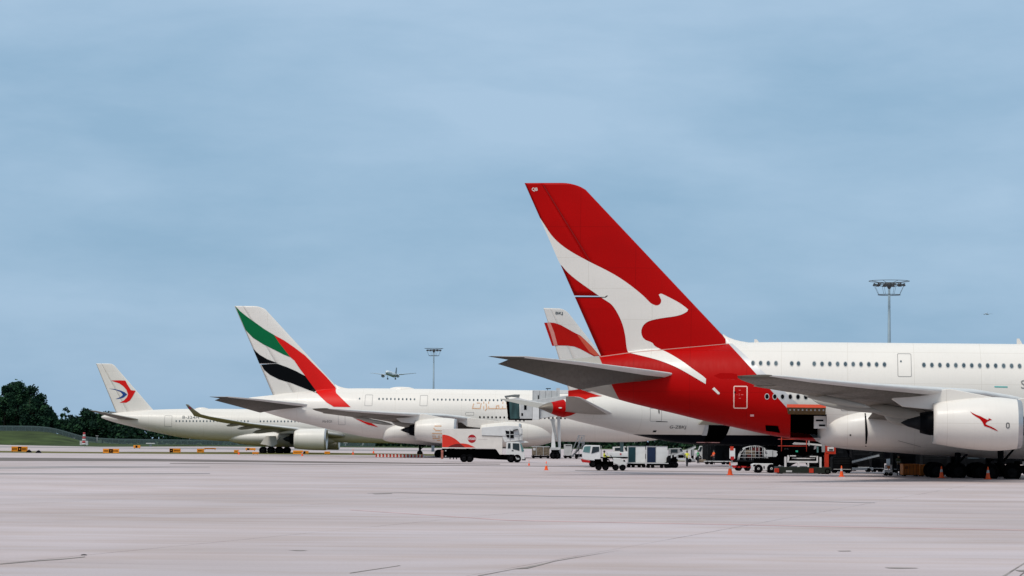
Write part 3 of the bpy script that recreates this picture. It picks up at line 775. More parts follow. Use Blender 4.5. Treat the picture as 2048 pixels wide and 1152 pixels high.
x,z=A.L(404,817.5); o=MB().revolve([(0,1.2),(.25,1.05),(.42,.5),(.46,.01)],(0,0,0),16,0,'z').build('radome_hump',WHITE2,A.o); o.location=(x,0,z-.15); o.scale=(1.1,.5,.9)
A.decal('winglet_emblem',[A.P([(375,810.5),(378,811),(383,817),(379.5,819)],-31.7)],mat('maroon',(.18,.004,.03),.5),.03,0,surf=lambda x,z:31.7,xz=True)
# ---------------------------------------------------------------- navy bellied airliner behind (tail partly hidden)
B=Craft('airliner','white airliner with navy belly and red flag tail, parked behind the red tailed one','aircraft',1087,616,5200/18.5,21,-.1)
qb=[(1078,814,817,.15),(1092,806.5,822.5,.55),(1108,803,829.5,.85),(1133,797.5,836.5,1.25),(1165,792,845,1.65),(1200,789,853,2.05),(1250,786,865,2.45),(1300,784.5,876,2.75),(1350,783.5,885,2.87),(1400,783,889.5,2.88),(1440,783,890.5,2.88)]
tab=[]
for px,a,b,hw in qb:
    x,zt=B.L(px,a); _,zb=B.L(px,b); tab.append((x,zt,zb,hw,(zt+zb)/2))
l=tab[-1]; tab+=[(x,)+l[1:] for x in (28,40,50)]+[(55,l[1]-.5,l[2]+.1,2.7,l[4]),(59,l[1]-2,l[2]+.7,1.9,l[4]-.2),(62,l[1]-3.8,l[2]+2,.1,l[4]-.5)]
B.tab=tab
bz=B.L(1300,869.0,-2.6)[1]
r0=B.L(1108,820,-1)[0]; r1=B.L(1132.5,820,-1)[0]
B.fuselage([WHITE2,NAVY,QRED,mat('cone_metal',(.17,.145,.12),.45,.2)],[((0,0,bz),(0,0,1),1,lambda c:c.z<bz and c.x>r1),((r1,0,0),(1,0,0),2,lambda c:c.x<r1),((r0,0,0),(1,0,0),3,lambda c:c.x<r0)],nx=80,nr=44,
  hole=None)
te1=B.L(1087,616); te0=B.L(1140,790); le1=B.L(1130,618); le0=B.L(1268,786)
BR=mat('flag_red_b',(.44,.006,.003),.45,0,.06,.5,0,(1,1,1),.1)
fin_build(B,te0,te1,(le0[0],te0[1]),(le1[0],te1[1]),.09,.08,WHITE,WHITE,corner=(1.3,.5),zlow=.8)
c6=lambda p:(1080+p[0]/11.52,610+p[1]/11.52)
B.decal('red_flag_band',[[c6(p) for p in [(175,400),(300,394),(420,407),(560,460),(700,540),(850,625),(1000,700),(1100,790),(1250,940),(1440,1160),(1600,1330),(1500,1290),(1380,1215),(1220,1130),(1000,1010),(850,950),(700,930),(500,925),(362,938)]]],BR,.02,.5,True)
PK=mat('flag_pink',(.62,.24,.20),.5)
B.decal('pale_flag_streak',[[c6(p) for p in [(235,397),(310,396),(400,620),(480,925),(400,930),(320,650)]]],PK,.04,.5)
B.decal('pale_flag_streak',[[c6(p) for p in [(920,680),(1010,715),(1110,800),(1420,1150),(1330,1165),(1200,1080),(1040,860)]]],mat('flag_salmon',(.58,.09,.045),.5),.04,.5)
B.decal('red_flag_sweep',[[(1143,781),(1165,778),(1205,792),(1180,795),(1160,803),(1143,797)]],BR,.04,.4)
B.decal('red_flag_sweep',[[(1131,806),(1144,816),(1153,824),(1142,831),(1131,834.5)]],BR,.05,.12)
B.decal('tail_lamp',[[(1117,815.5),(1119,814.4),(1122,814.4),(1124,815.5),(1122,816.8),(1119,816.8)]],WHITE,.06,0)
B.text('fin_lettering','BKJ',1111,628.5,5.2,-.2,mat('letter_dark',(.06,.08,.09),.5),wpx=15,bold=True)
B.text('registration_lettering','G-ZBKJ',1341,857,6,-2.8,mat('letter_black',(.02,.02,.02),.5),wpx=32)
LB=B.L
BG=mat('tailplane_light',(.30,.275,.24),.45,0,.05)
for mir in (False,True):
    B.wing([(y,LB(*a,y),LB(*b,y),t) for y,a,b,t in ((-1.2,(1236,830),(1130,823),.09),(-2.2,(1222,825.5),(1131.5,821),.09),(-9.3,(1162,795),(1131.5,796),.08),(-9.8,(1150,793.5),(1132,793),.05))],'tailplane',[BG],mirror=mir)
    sg=-1 if mir else 1
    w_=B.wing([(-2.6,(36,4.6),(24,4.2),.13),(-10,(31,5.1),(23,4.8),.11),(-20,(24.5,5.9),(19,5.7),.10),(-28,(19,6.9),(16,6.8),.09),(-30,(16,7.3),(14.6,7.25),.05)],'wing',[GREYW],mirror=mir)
    e=engine(B,37.5,-9.8*sg,2.75,5.2,1.6,1.85,1.5,B.o,NAVY,METAL)
    MB().prism([(-1,1.7),(-6,2.6),(-10,2.2),(-8,.9)],-.25,.25).build('pylon',WHITE2,e)
    gear(B,31,-4.9*sg,3,(-.75,.75),.65,.6)
gear(B,56,0,2.4,(0,),.5,.35,'nose_gear')
B.outline('cabin_door',1300,816,1322.5,843,.05,LINE,-2.6)
B.decal('door_sill',[[(1300,842.5),(1322,843.2),(1322,844.4),(1300,843.7)]],DGREY,.03,0)
B.decal('door_window',[[(1304,818),(1306,818),(1306,827),(1304,827)]],DGREY,.03,0)
B.decal('service_port',[[(1299.5,861),(1305.5,861),(1305.5,864.5),(1299.5,864.5)]],BLACKP,.03,0)
B.decal('hold_opening',[[(1403.5,850),(1446,850.5),(1443.5,868),(1440,877),(1436,884),(1404,884)]],DARK,.03,.3)
B.decal('hold_frame',[[(1392,884),(1437,884.5),(1437,886),(1392,885.5)]],mat('pale_pink',(.75,.42,.42),.5),.05,0)
B.decal('hold_frame',[[(1396,850),(1403,850.5),(1404,871),(1394,871)]],LGREY,.05,.4)
# hold door, swung up
x0,z0=B.L(1398,850,-3); x1,_=B.L(1446,850,-3)
MB().add([(x0,-2.7,z0),(x1,-2.7,z0),(x1,-3.8,z0+.5),(x0+.2,-3.8,z0+.5),(x0,-2.7,z0+.15),(x1,-2.7,z0+.15),(x1,-3.8,z0+.65),(x0+.2,-3.8,z0+.65)],[(0,1,2,3),(4,7,6,5),(0,4,5,1),(1,5,6,2),(2,6,7,3),(3,7,4,0)]).build('hold_door',mat('door_beige',(.35,.34,.28),.6),B.o)
# ================================================================== the ground
def ground_mat():
    m=bpy.data.materials.new('apron_concrete'); m.use_nodes=True; t=m.node_tree; L=t.links.new; b=t.nodes['Principled BSDF']
    b.inputs['Roughness'].default_value=.72; b.inputs['Specular IOR Level'].default_value=.35
    tc=N(t,'ShaderNodeTexCoord')
    def nz(scale,st,det=5,rot=0,dist=0):
        mp=N(t,'ShaderNodeMapping'); mp.inputs['Scale'].default_value=st; mp.inputs['Rotation'].default_value=(0,0,rot); L(tc.outputs['Object'],mp.inputs[0])
        n=N(t,'ShaderNodeTexNoise'); n.inputs['Scale'].default_value=scale; n.inputs['Detail'].default_value=det; n.inputs['Distortion'].default_value=dist; L(mp.outputs[0],n.inputs['Vector']); return n.outputs['Fac']
    def ramp(f,a,ca,bb,cb):
        r=N(t,'ShaderNodeValToRGB'); e=r.color_ramp.elements; e[0].position=a; e[0].color=ca+(1,); e[1].position=bb; e[1].color=cb+(1,); L(f,r.inputs[0]); return r.outputs[0]
    def mul(a,c,f=1):
        x=N(t,'ShaderNodeMix',data_type='RGBA',blend_type='MULTIPLY'); x.inputs[0].default_value=f; L(a,x.inputs[6]); L(c,x.inputs[7]); return x.outputs[2]
    base=ramp(nz(.05,(1,.35,1),6),.35,(.415,.362,.372),.66,(.478,.418,.431))
    c=mul(base,ramp(nz(.35,(.10,1,1),4,R(-1),.6),.32,(.92,.89,.86),.50,(1,1,1)))
    c=mul(c,ramp(nz(.16,(.06,1,1),5,R(1),.3),.36,(.94,.94,.95),.60,(1.02,1,1)))
    c=mul(c,ramp(nz(.5,(.25,1,1),5,R(-4),.6),.34,(.92,.875,.82),.54,(1,1,1)))
    c=mul(c,ramp(nz(.09,(.8,1,1),4,R(20),.8),.36,(.92,.89,.86),.58,(1.02,1.02,1.02)))
    c=mul(c,ramp(nz(1.4,(.10,1,1),3,R(-3),.3),.22,(.84,.79,.75),.30,(1,1,1)))
    c=mul(c,ramp(nz(14,(1,1,1),4),.3,(.94,.94,.94),.7,(1.04,1.04,1.04)))
    # slab joints
    sx=N(t,'ShaderNodeSeparateXYZ'); mp=N(t,'ShaderNodeMapping'); mp.inputs['Rotation'].default_value=(0,0,R(14.5)); mp.inputs['Location'].default_value=(3.2,.6,0)
    L(tc.outputs['Object'],mp.inputs[0]); L(mp.outputs[0],sx.inputs[0])
    wob=nz(.8,(1,1,1),3)
    def joint(o,per,wd,col,wobble=.10):
        w1=N(t,'ShaderNodeMath',operation='MULTIPLY_ADD'); L(wob,w1.inputs[0]); w1.inputs[1].default_value=wobble; L(o,w1.inputs[2])
        a=N(t,'ShaderNodeMath',operation='PINGPONG'); L(w1.outputs[0],a.inputs[0]); a.inputs[1].default_value=per/2
        r=N(t,'ShaderNodeMath',operation='LESS_THAN'); L(a.outputs[0],r.inputs[0]); r.inputs[1].default_value=wd
        x=N(t,'ShaderNodeMix',data_type='RGBA'); L(r.outputs[0],x.inputs[0]); x.inputs[6].default_value=(1,1,1,1); x.inputs[7].default_value=col+(1,); return x.outputs[2]
    brk=ramp(nz(.12,(1,1,1),3),.42,(1,1,1),.58,(.35,.35,.35))
    j1=joint(sx.outputs['X'],10.4,.022,(.30,.26,.24)); j2=joint(sx.outputs['Y'],10.4,.03,(.55,.50,.48))
    c2=mul(c,j1); c2=mul(c2,j2)
    f=N(t,'ShaderNodeMix',data_type='RGBA'); L(brk,f.inputs[0]); L(c,f.inputs[6]); L(c2,f.inputs[7])
    L(f.outputs[2],b.inputs['Base Color'])
    bp=N(t,'ShaderNodeBump'); bp.inputs['Strength'].default_value=.15; bp.inputs['Distance'].default_value=.01; L(nz(8,(1,1,1),6),bp.inputs['Height']); L(bp.outputs[0],b.inputs['Normal'])
    return m
GM=ground_mat()
MB().add([(-9000,-200,0),(9000,-200,0),(9000,16000,0),(-9000,16000,0)],[(0,1,2,3)]).build('ground',GM,recalc=False)['kind']='structure'
def sheet(name,pts,m,z):
    q=[ground(a,b,0) for a,b in pts]; o=MB().add([(p.x,p.y,z) for p in q],[tuple(range(len(q)))]).build(name,m,recalc=False); o['kind']='structure'; return o
ASPH=mat('asphalt_band',(.13,.105,.095),.8,0,.25,.08,0,(.2,1,1)); ASP2=mat('worn_band',(.26,.235,.235),.8,0,.2,.1,0,(.15,1,1)); PALE=mat('pale_band',(.47,.44,.45),.8,0,.08,.05,0,(.2,1,1))
GRASS=mat('grass',(.038,.056,.018),.95,0,.45,.10,0,(1,1,1),.1); OLIVE=mat('dry_grass',(.11,.10,.03),.95,0,.3,.2,0,(.3,1,1),.1)
REDL=mat('red_paint_line',(.52,.34,.34),.8,0,.2,.5); YELL=mat('yellow_paint_line',(.52,.40,.22),.8,0,.2,.5)
def far_sheet(name,pts,Y,m,z):
    q=[ground(a,b,0) for a,b in pts]; q=[Vector((-2500,q[0].y,0))]+q+[Vector((2500,q[-1].y,0)),Vector((2500,Y,0)),Vector((-2500,Y,0))]
    o=MB().add([(p.x,p.y,z) for p in q],[tuple(range(len(q)))]).build(name,m,recalc=False); o['kind']='structure'; return o
far_sheet('grass',[(-300,887.5),(-40,889),(200,893.6),(420,893),(1000,897),(2000,905)],9000,GRASS,.012)
sheet('taxiway',[(-500,891),(-40,894.5),(210,896.5),(700,901.5),(1000,903.5),(1000,902),(420,895.5),(200,895),(-40,892),(-500,888.5)],ASP2,.008)
sheet('grass_strip',[(-500,898),(-40,901.2),(200,904),(560,904.2),(900,908.6),(900,911.6),(560,909.0),(200,907),(-40,904.8),(-500,902)],OLIVE,.006)
sheet('taxiway_shoulder',[(-500,911),(-40,915),(300,917.5),(700,923.5),(1000,928),(1000,929),(700,926.5),(300,922.5),(-40,921.8),(-500,918)],ASPH,.006)
sheet('taxiway_edge',[(-500,942),(-40,946),(180,946.6),(420,946.6),(420,948),(180,949),(-40,949),(-500,946)],ASP2,.006)
sheet('tyre_track',[(-500,931),(-40,934),(160,932.5),(420,933.5),(420,934.5),(160,936),(-40,938),(-500,936)],ASP2,.010)
sheet('painted_line',[(340,926.3),(720,929.2),(1100,932.2),(1600,937.5),(1600,938.3),(1100,933.1),(720,930.2),(340,927.3)],ASPH,.012)
sheet('painted_line',[(1150,940.5),(1350,942.5),(1800,947.5),(2060,951.5),(2060,952.3),(1800,948.3),(1350,943.2),(1150,941.2)],ASPH,.012)
sheet('red_line',[(700,1019.6),(1020,1040.5),(2060,1060.4),(2060,1061.3),(1020,1041.6),(700,1020.3)],REDL,.006)
sheet('crack_line',[(735,986.4),(800,984.8),(1100,991.8),(1400,996.6),(1750,1005.4),(1750,1006.4),(1400,997.4),(1100,993.2),(800,986),(735,987)],ASP2,.006)
DST=mat('dark_stain',(.27,.235,.22),.8,0,.3,.5); 
for nm,pts in (('crack_line',[(0,1128.4),(80,1120.6),(120,1118),(170,1113.5),(170,1114.5),(120,1119.6),(80,1122),(0,1129.2)]),
    ('crack_line',[(955,1151.8),(1035,1137),(1050,1135),(1110,1122),(1250,1099),(1110,1123),(1055,1137.5),(1030,1138.5),(955,1153)]),
    ('crack_line',[(700,1146),(800,1131),(800,1131.8),(700,1147)]),('crack_line',[(2004,1153),(2050,1125),(2050,1126.6),(2010,1153)]),
    ('oil_streak',[(1768,1135.6),(1790,1135),(1830,1136),(1838,1136.8),(1800,1137.6),(1780,1137)]),('oil_streak',[(576,1101),(600,1100.6),(616,1101.4),(600,1102.2)]),
    ('oil_streak',[(1674,1102),(1700,1101.8),(1703,1102.8),(1680,1103)]),('oil_streak',[(2030,1141),(2052,1140),(2052,1144),(2040,1143.6)]),
    ('oil_streak',[(745,987.6),(784,986.6),(784,987.8),(750,988.8)])): sheet(nm,pts,DST,.009)
MB().revolve([(0,.16),(.03,.15),(.05,.05),(.055,.01)],(0,0,0),14,0,'z').build('drain_cover',DMETAL).location=ground(168,1110.5)  # dark drain cover in the apron, not a lamp
bpy.data.objects['drain_cover'].scale=(.45,.45,.45)
tag(bpy.data.objects['drain_cover'],'small dark drain cover on the bare apron at lower left','ground light')
# raised grass bank at far left
def bank():
    g0=ground(-400,886); mb=MB(); rows=[]; D0=955
    prof=[(-700,10),(-300,13),(0,13),(60,13),(100,11.5),(130,8),(165,3.2),(210,1.0),(300,.3),(450,.05)]
    for j in range(9):
        v=j/8; r=[]
        for i in range(60):
            px=-700+i*(1150/59); h=interp([(a,b*.39) for a,b in prof],px)[0]
            D=D0+v*90; p=at(px,880,D); hh=h*math.sin(min(1,v*1.25)*math.pi/2)
            r.append((p.x,p.y,hh+.02+.15*noise.noise(Vector((p.x*.05,p.y*.05,0)))))
        rows.append(r)
    mb.loft(rows,0,True,False,False)
    o=mb.build('grass_bank',GRASS,recalc=False); o['kind']='structure'
bank()
# ------------------------------------------------------------------ fence
def fence():
    pts=[(-700,13),(0,13),(60,13),(100,11.5),(130,8),(165,3.2),(210,1.0),(300,.3),(760,0)]
    t=thing('perimeter_fence','long grey perimeter fence running over the grass bank in front of the trees','fence')
    mb=MB(); wires=MB(); last=None
    
    def hx(px): return interp([(a,b*.39) for a,b in pts],px)[0]
    k=0; px=-300
    while px<760:
        D=1038-(max(0,px-100))*.0; q=at(px,880,D); z=hx(px)
        mb.box(q.x-.06,q.x+.06,q.y-.06,q.y+.06,z-.2,z+2.1)
        if last is not None:
            for f in (.1,.45,.8,1.15,1.5,1.8,2.0): wires.add([(last[0],q.y,last[1]+f-.09),(q.x,q.y,z+f-.09),(q.x,q.y,z+f+.09),(last[0],q.y,last[1]+f+.09)],[(0,1,2,3)])
        last=(q.x,z); px+=12.5
    FM=mat('fence_grey',(.09,.13,.135),.7)
    mb.build('fence_posts',FM,t); wires.build('fence_mesh',FM,t,recalc=False)
fence()
# ------------------------------------------------------------------ trees
LEAF=[mat('leaf_dark',(.006,.020,.013),.9,0,.3,.8,spec=.1),mat('leaf_mid',(.011,.034,.018),.9,0,.3,.8,spec=.1),mat('leaf_light',(.020,.054,.024),.9,0,.3,.8,spec=.1)]
BARK=mat('bark',(.05,.04,.03),.9)
def crown_mesh(h,wd,nl,sz,seed,base=.12,open_=0,flat=1):
    rnd=random.Random(seed); mb=MB(); cl=[]
    for i in range(int(18+10*wd/h)):
        a=rnd.uniform(0,2*math.pi); f=rnd.uniform(base,.93); rad=wd*.5*math.sin(math.pi*min(1,(f*.72+.22)))*rnd.uniform(.35,1.0)
        cl.append((Vector((rad*math.cos(a),rad*math.sin(a)*flat,h*f)),rnd.uniform(.13,.24)*min(wd,h)*(1-open_*.45),rnd.choice((0,0,1,1,2))))
    cl.append((Vector((0,0,h*.9)),.13*min(wd,h),1))
    for i in range(nl):
        c,r,m=rnd.choice(cl)
        d=Vector((rnd.gauss(0,1),rnd.gauss(0,1),rnd.gauss(0,1))).normalized()*r*rnd.random()**.45*rnd.uniform(.8,1.15)
        p=c+d; 
        if p.z<h*base*.3: continue
        u=Vector((rnd.gauss(0,1),rnd.gauss(0,1),rnd.gauss(0,1))).normalized(); v=u.orthogonal().normalized(); s_=sz*rnd.uniform(.5,1.3)
        mi=m if rnd.random()<.7 else rnd.randrange(3)
        mb.add([p+u*s_,p+v*s_*.7,p-u*s_,p-v*s_*.7],[(0,1,2,3)],mi)
    return mb,cl
def tree(label,px,py0,top,wpx,D,seed,nl=5200,sz=.5,open_=0,base=.1,name='broadleaf_tree',group='trees behind the perimeter fence'):
    b=at(px,882,D); zt=at(px,top,D).z; z0=py0; h=zt-z0; wd=wpx*D/FPX
    t=thing(name,label,'tree',(b.x,b.y,z0),0,group)
    mb,cl=crown_mesh(h,wd,nl,sz,seed,base,open_)
    o=mb.build('crown',LEAF,t,recalc=False)
    tr=MB(); tr.tube((0,0,-.3),(0,0,h*.55),h*.022+.12,h*.012+.05,8)
    for c,r,m in cl[:9]: tr.tube((0,0,h*(.25+.03*(hash((seed,round(c.x,2)))%9))),tuple(c),h*.008+.05,.04,5)
    tr.build('trunk',BARK,t); return t
TR=[(-28,4.5,776,64,1075,21,'dark tree filling the left picture edge'),(44,4.4,786,70,1082,22,'dark tree filling the middle of the clump'),(66,4.2,800,60,1084,23,'lower dark tree behind the forked one'),(20,4.2,800,80,1086,24,'broad dark tree behind the tallest one'),(100,3.6,830,50,1070,25,'bushy dark tree at the foot of the clump'),(160,1.4,836,60,1080,26,'broad dark bush tree left of the swallow emblem tail'),(192,.8,834,70,1082,27,'broad dark tree behind the farthest left tailplane'),(224,.5,838,60,1080,28,'dark bush tree under the farthest left fin'),(272,.4,844,60,1070,29,'low dark tree under the farthest left fuselage'),(-60,4.5,786,90,1060,1,'big dark tree cut by the left picture edge'),
    (8,4.5,768,56,1064,2,'tall round dark tree at the far left, beside the picture edge'),
    (31,4.5,764,62,1070,3,'tallest dark tree on the grass bank'),
    (58,4.6,771,52,1058,4,'dark tree with a forked top on the bank'),
    (78,4.2,790,50,1062,5,'dark sloping tree on the bank, right of the forked one'),
    (92,4.0,812,40,1054,6,'lower bushy tree at the right end of the tall clump'),
    (146,2,838,54,1066,8,'low bush tree in front of the bare branched tree'),
    (176,1.0,818,56,1076,9,'round tree just left of the swallow emblem tail'),
    (205,.5,826,56,1070,10,'dark tree under the tailplane of the farthest left aircraft'),
    (240,.4,831,52,1066,11,'dark tree below the fin of the farthest left aircraft'),
    (118,3.0,842,44,1060,12,'small tree between the tall clump and the bare tree')]
for px,z0,top,wp,D,sd_,lab in TR: tree(lab,px,z0,top,wp,D,sd_)
tree('sparse bare branched tree with see-through crown, between the two dark clumps',131,2.6,812,34,1078,7,nl=650,sz=.42,open_=1.0,base=.35,name='sparse_tree')
# low far-off wood behind everything, one mass
def wood():
    mb=MB(); rnd=random.Random(5)
    for i in range(30000):
        px=rnd.uniform(230,2500); D=rnd.uniform(1050,1090)
        top=interp([(230,14),(300,11.5),(420,8.5),(560,7),(900,6.5),(1300,8),(2500,9)],px)[0]*(1+.18*noise.noise(Vector((px*.03,0,0)))+.12*noise.noise(Vector((px*.11,3,0))))
        z=top*rnd.random()**.75; q=at(px,882,D); p=Vector((q.x,D,z))
        u=Vector((rnd.gauss(0,1),rnd.gauss(0,1),rnd.gauss(0,1))).normalized(); v=u.orthogonal().normalized(); s_=rnd.uniform(.5,1.1)
        mb.add([p+u*s_,p+v*s_*.8,p-u*s_,p-v*s_*.8],[(0,1,2,3)],rnd.choice((0,0,1,1,2)))
    o=mb.build('distant_wood',LEAF,recalc=False); o['kind']='stuff'
    tag(o,'low dark line of distant trees beyond the airfield','wood')
wood()
# ------------------------------------------------------------------ terminal building behind the parked aircraft (lower storey, its shade put into the near-black wall colour)
def terminal():
    D=352; a=at(1420,882,D); b=at(2700,882,D); t=thing('terminal_building','dark ground floor of the terminal building behind the parked aircraft','building',(a.x,D,0))
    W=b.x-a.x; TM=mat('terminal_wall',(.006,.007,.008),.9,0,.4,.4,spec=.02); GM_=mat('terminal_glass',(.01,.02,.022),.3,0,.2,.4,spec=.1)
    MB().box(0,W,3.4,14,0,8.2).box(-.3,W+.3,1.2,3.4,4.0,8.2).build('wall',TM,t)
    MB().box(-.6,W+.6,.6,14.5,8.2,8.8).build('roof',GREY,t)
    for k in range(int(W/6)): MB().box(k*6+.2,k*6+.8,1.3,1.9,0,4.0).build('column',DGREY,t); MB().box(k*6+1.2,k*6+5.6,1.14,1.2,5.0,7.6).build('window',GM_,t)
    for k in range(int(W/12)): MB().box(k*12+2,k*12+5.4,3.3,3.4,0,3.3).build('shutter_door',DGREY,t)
terminal()
# ------------------------------------------------------------------ light masts
def mast(label,px,ytop,Rr,D,sh):
    p=at(px,882,D); zt=at(px,ytop,D).z
    t=thing('light_mast',label,'light mast',(p.x,p.y,0),0,'high mast floodlights')
    MB().tube((0,0,0),(0,0,zt-.3),.36,.13,14).build('pole',MASTM,t)
    def ring(r,z,w_,nm,m):
        mb=MB(); n=28
        for k in range(n):
            a,b=2*math.pi*k/n,2*math.pi*(k+1)/n
            mb.tube((r*math.cos(a),r*math.sin(a),z),(r*math.cos(b),r*math.sin(b),z),w_,w_,5,cap=False)
        mb.build(nm,m,t)
    DM=mat('mast_head',(.045,.05,.055),.6)
    ring(Rr,zt+.35,.035,'upper_ring',DM); ring(Rr*.55,zt-1.35,.045,'lower_ring',DM); ring(Rr*.78,zt-.15,.04,'lamp_ring',DM)
    MB().revolve([(-.6,.15),(-.3,.3),(.1,.36),(.2,.2)],(0,0,zt),14,0,'z').build('mast_hub',DM,t)
    sp=MB()
    for k in range(8):
        a=2*math.pi*(k+.4)/8; c,s_=math.cos(a),math.sin(a)
        sp.tube((.2*c,.2*s_,zt),(Rr*c,Rr*s_,zt+.35),.028,.022,5); sp.tube((Rr*.55*c,Rr*.55*s_,zt-1.35),(Rr*.8*c,Rr*.8*s_,zt-.1),.018,.018,5)
    sp.build('spokes',DM,t)
    for k in range(12):
        a=2*math.pi*(k+sh)/12; c,s_=math.cos(a),math.sin(a); r=Rr*.74
        f=MB().box(-.26,.26,-.18,.18,-.05,.05).box(-.05,.05,-.1,.1,.07,.2).build('floodlight',DM,t); f.location=(r*c,r*s_,zt-.12); f.rotation_euler=(.5,0,a+math.pi/2)
mast('tall floodlight mast rising behind the big white fuselage at right',1778.5,568,2.5,322,.3)
mast('farther and thinner floodlight mast beside the landing aircraft',866,700,2.2,610,.1)
# ------------------------------------------------------------------ frames for apron equipment
class Fr:
    def __init__(s,name,label,cat,px,base,group=None,rz=0):
        g=ground(px,base); s.g=g; s.px=px; s.b=base; s.s=FPX/(g.y*math.cos(0)); s.o=thing(name,label,cat,(g.x,g.y,0),rz,group)
    def X(s,px): return (px-s.px)/s.s
    def Z(s,py,px=None): return (s.b+ROLL*((px or s.px)-s.px)-py)/s.s
    def bx(s,mb,x0,x1,y0,y1,d0,d1,mi=0):   # pixels x0..x1, y0 (top)..y1 (bottom), depth metres d0..d1
        return mb.box(s.X(x0),s.X(x1),d0,d1,s.Z(y1),s.Z(y0),mi)
    def pr(s,mb,pts,d0,d1,mi=0): return mb.prism([(s.X(a),s.Z(b)) for a,b in pts],d0,d1,mi)
    def wheels(s,lst,w_=.3,depth=(0,2.1),m=None):
        for px,rp in lst:
            r=rp/s.s
            for d in depth: wheel(None,r,w_,s.o,(s.X(px),d+(w_/2 if d==depth[0] else -w_/2),r))
# catering truck
def catering():
    F=Fr('catering_truck','white catering truck with red swoosh and round red logo, lift box lowered','truck',960,924.6)
    F.pr(MB(),[(884,858.2),(963,858.2),(963,855),(1004.5,855),(1004.5,909),(999,909),(993,900),(990,897.5),(884,897.5)],.0,2.5).build('box_body',TBEIGE,F.o,.03)
    mb=MB(); F.pr(mb,[(962,855.3),(990,852.5),(1012,851),(1034,851.5),(1043,856),(1044,864),(1036,872.5),(963,871)],-.06,2.56); mb.build('box_hood',TW,F.o,.04)
    mb=MB(); F.pr(mb,[(1005,871),(1044,862),(1044,880),(1030,881.5),(1009,884),(1005,876)],.0,2.5); mb.build('front_platform',TW,F.o,.04)
    for pts in ([(1010,861),(1018,862),(1018,875),(1013,874)],[(1020,861),(1027,862),(1027,876),(1020,876)]): F.pr(MB(),pts,-.10,-.04).build('platform_window',BLACKP,F.o)
    mb=MB(); F.bx(mb,1036,1037,858,880,-.12,-.04); F.bx(mb,1042,1044.5,857,880,-.12,-.04); F.bx(mb,1018.6,1019.6,858,878,-.13,-.04); F.bx(mb,1010,1044,868,869.2,-.12,-.05); mb.build('platform_rail',LGREY,F.o)
    F.pr(MB(),[(1025,859.5),(1035,857.5),(1035,859),(1026,861)],-.5,-.05).build('mirror_arm',BLACKP,F.o)
    mb=MB(); F.pr(mb,[(1012,885),(1016,883.6),(1038,883.6),(1042,888),(1047,901),(1049,910),(1049,918),(1033,918),(1028,909),(1012,909)],.02,2.42); mb.build('cab',TW,F.o,.04)
    F.pr(MB(),[(1016,886),(1020.5,886),(1020.5,896.5),(1015,896.5)],-.02,.01).build('side_window',GLASSD,F.o)
    F.pr(MB(),[(1025,886),(1038,886.5),(1038.6,901),(1025,897.5)],-.02,.01).build('side_window',GLASSD,F.o)
    F.pr(MB(),[(1039.5,886),(1042.5,888),(1048,901.5),(1043,903)],-.03,2.44).build('windscreen',GLASST,F.o)
    F.pr(MB(),[(1030,881.8),(1050,881),(1058,884),(1044,885.5),(1030,884)],.2,2.2).build('roof_deflector',TW,F.o)
    F.bx(MB(),1023,1026.5,900,901.6,-.03,.01).build('door_handle',BLACKP,F.o)
    F.pr(MB(),[(1031,911),(1039,911),(1038,915),(1033,915)],-.03,.01).build('wheel_arch_step',DGREY,F.o)
    F.bx(MB(),1033,1038,917,918.6,-.05,.01).build('step_plate',LGREY,F.o)
    mb=MB(); F.pr(mb,[(884,898),(993,898),(1000,909),(1028,909),(1031,917),(1024,920),(1000,919),(960,917.5),(940,915),(884,912)],.15,2.3); F.bx(mb,1044,1051,916,920,.1,2.3); mb.build('chassis',DARK,F.o)
    for q in ((899,1.1),(906,.8),(912,1)): F.bx(MB(),q[0],q[0]+2,912,919,.2,.5).build('stabiliser_leg',DARK,F.o)
    F.wheels([(928,8),(939,8),(1022,8.3),(1034,8.3)],.35,(0,2.3))
    for y in (901,912): F.bx(MB(),890,892.5,y,y+2.2,.08,.14).build('side_reflector',LGREY,F.o)
    F.bx(MB(),882,886.5,901,918.5,-.02,.3).build('rear_light_panel',mat('rear_marking',(.35,.12,.09),.6,0,.5,8),F.o)
    D_=lambda nm,pts,m,off=-.012: MB().add([(F.X(a),off,F.Z(b)) for a,b in pts],[tuple(range(len(pts)))]).build(nm,m,F.o,recalc=False)
    c8=lambda p:(860+p[0]/10.24,850+p[1]/10.24)
    D_('red_swoosh',[c8(p) for p in [(248,208),(290,206),(340,215),(400,232),(450,255),(500,283),(540,310),(580,343),(620,380),(680,382),(740,390),(790,402),(830,418),(880,440),(930,462),(248,462)]],mat('swoosh_red',(.62,.03,.015),.4))
    D_('dark_swoosh',[c8(p) for p in [(370,455),(430,425),(500,400),(560,390),(620,390),(640,405),(720,462),(370,462)]],mat('swoosh_brown',(.14,.01,.008),.4),-.016)
    cx,cz=F.X(943.5),F.Z(877.8); r=8.3/F.s; n=28
    lg=MB().add([(cx+r*math.cos(2*math.pi*k/n),-.012,cz+r*math.sin(2*math.pi*k/n)) for k in range(n)],[tuple(range(n))]).build('round_logo',mat('logo_red',(.36,.012,.015),.4),F.o,recalc=False)
    MB().add([(cx-r*.86,-.02,cz-r*.27),(cx+r*.86,-.02,cz-r*.27),(cx+r*.86,-.02,cz+r*.27),(cx-r*.86,-.02,cz+r*.27)],[(0,1,2,3)]).build('logo_band',TW,lg,recalc=False)
    vs,fs=text_mesh('SATS',1,True); w0=max(v.x for v in vs); h0=max(v.y for v in vs)
    MB().add([(cx-r*.7+v.x/w0*r*1.4,-.026,cz-r*.2+v.y/h0*r*.4) for v in vs],fs).build('logo_lettering',MATS['logo_red'],lg,recalc=False)
